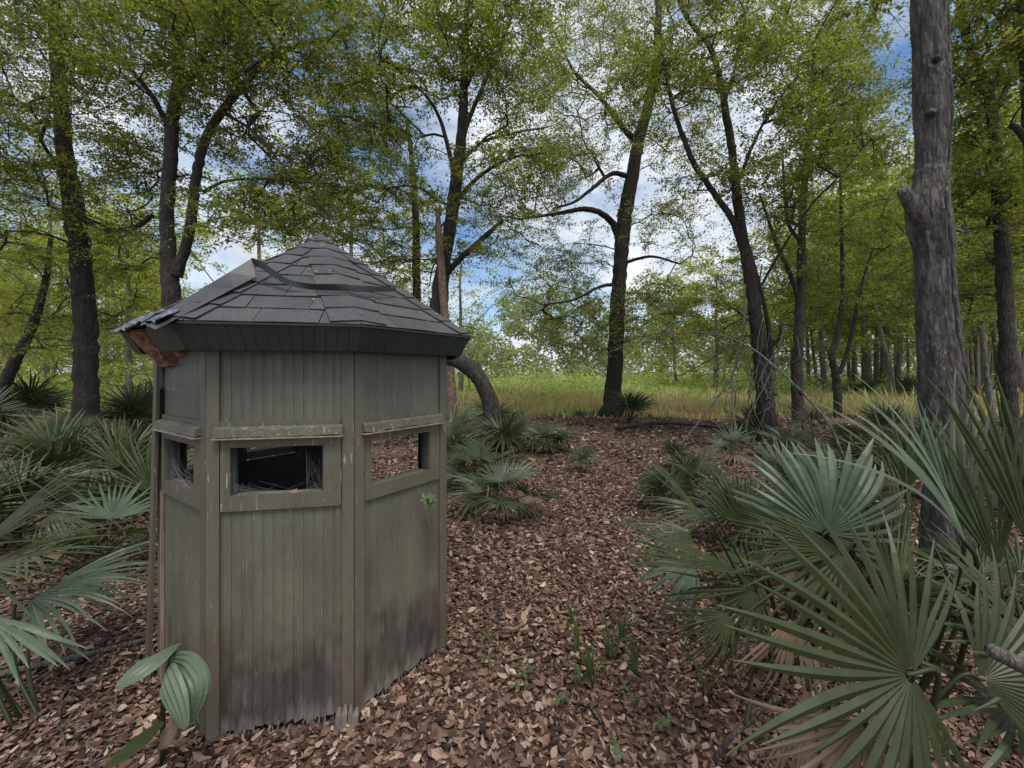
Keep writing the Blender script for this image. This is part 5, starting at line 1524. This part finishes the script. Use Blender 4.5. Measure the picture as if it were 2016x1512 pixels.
# arching dried flower stalk and the green one beside it, with black berries
org = np.array([1.42, 1.95, 0])
fs = stick('long dried palmetto flower stalk arching over from right to left', [org, P(1722, 1080, 1.86), P(1672, 940, 1.8), P(1640, 850, 1.8), P(1600, 795, 1.85), P(1540, 735, 1.95), P(1470, 680, 2.1), P(1390, 655, 2.25), P(1290, 662, 2.4), P(1195, 695, 2.5)], .0085, .0022, 'stick', 'stalk', 'flower_stalk', seed=21)
gs = stick('straight green flower stalk with black berries near its top', [np.array([1.3, 2.0, 0]), P(1648, 1080, 1.8), P(1630, 980, 1.8), P(1615, 900, 1.85), P(1590, 815, 1.9)], .0075, .003, 'petiole', 'stalk', 'flower_stalk', seed=22)
rr_ = random.Random(4)
ex = []
for i in range(26):
    s_ = rr_.random(); a = P(1590 + 25 * s_, 815 + 85 * s_, 1.88); b_ = P(rr_.uniform(1500, 1640), rr_.uniform(740, 850), 1.9)
    mb = MB(); mb.tube(smoothline([a, (a + b_) / 2 + np.array([0, 0, .015]), b_], 3), [.0012] * 4 if False else .0011, 4)
    add('side_twig', mb.mesh('side_twig', False, np.array([1.3, 2.0, 0])), M['stick'], gs)
    ex.append(b_)
m, n, l, b = new_mat('black_berry'); b.inputs['Base Color'].default_value = (.012, .011, .014, 1); b.inputs['Roughness'].default_value = .35
bm_ = None
import bmesh
bm = bmesh.new(); bmesh.ops.create_icosphere(bm, subdivisions=2, radius=.0065)
for v_ in bm.verts: v_.co.z *= 1.25
bm_ = bpy.data.meshes.new('berry'); bm.to_mesh(bm_); bm.free(); bm_.materials.append(m)
for b_ in ex[:16]:
    o = add('berry', bm_, None, gs, tuple(b_ + np.array([0, 0, -.006]) - np.array([1.3, 2.0, 0])))

rd = np.random.default_rng(31); V_, C_, D_, N_ = [], [], [], []
for i in range(34):
    k_ = int(rd.choice([0, 0, 0, 1, 7])); f_ = facet(k_); v_ = rd.uniform(.05, .9); x_ = rd.uniform(-.5, .5) * f_[3] * (1 - v_)
    if i < 14: k_, v_, x_ = 0, rd.uniform(.42, .50), rd.uniform(-.02, .22)
    f_ = facet(k_); C_.append(fp(k_, x_, v_, .021) + HC); N_.append(f_[5] + rd.normal(0, .2, 3)); D_.append(rd.normal(size=3))
C_, D_, N_ = map(np.array, (C_, D_, N_)); N_ = unit(N_); D_ = unit(D_ - (D_ * N_).sum(-1, keepdims=True) * N_)
L_ = rd.uniform(.012, .032, len(C_)); V, Fc = leaves_arrays(C_, D_, N_, L_, L_ * .45, .2)
o = add('roof_litter', npmesh('roof_litter', V, Fc, np.repeat(rd.uniform(.2, .9, len(C_)), 4)), M['litter']); tag(o, 'tiny dead leaves lying on the hut roof', kind='stuff')

# single leaf caught on the window sill, and a leaf on the eave
for (px, py, d_, lab) in ((580, 968, 1.655, 'curled brown leaf resting on the sill of the front opening'), (362, 960, 1.80, 'brown leaf caught in cobweb on the left opening sill')):
    c = P(px, py, d_); V, Fc = leaves_arrays(np.array([c, c + [.006, -.004, .004]]), np.array([[1., .3, .1], [.3, .2, .9]]), np.array([[.1, -.6, .7], [.1, -1, .2]]), np.array([.034, .026]), np.array([.018, .014]), .3)
    o = add('dry_leaf', npmesh('dry_leaf', V - c, Fc, np.full(8, .7)), M['litter'], loc=c); tag(o, lab, 'leaf')
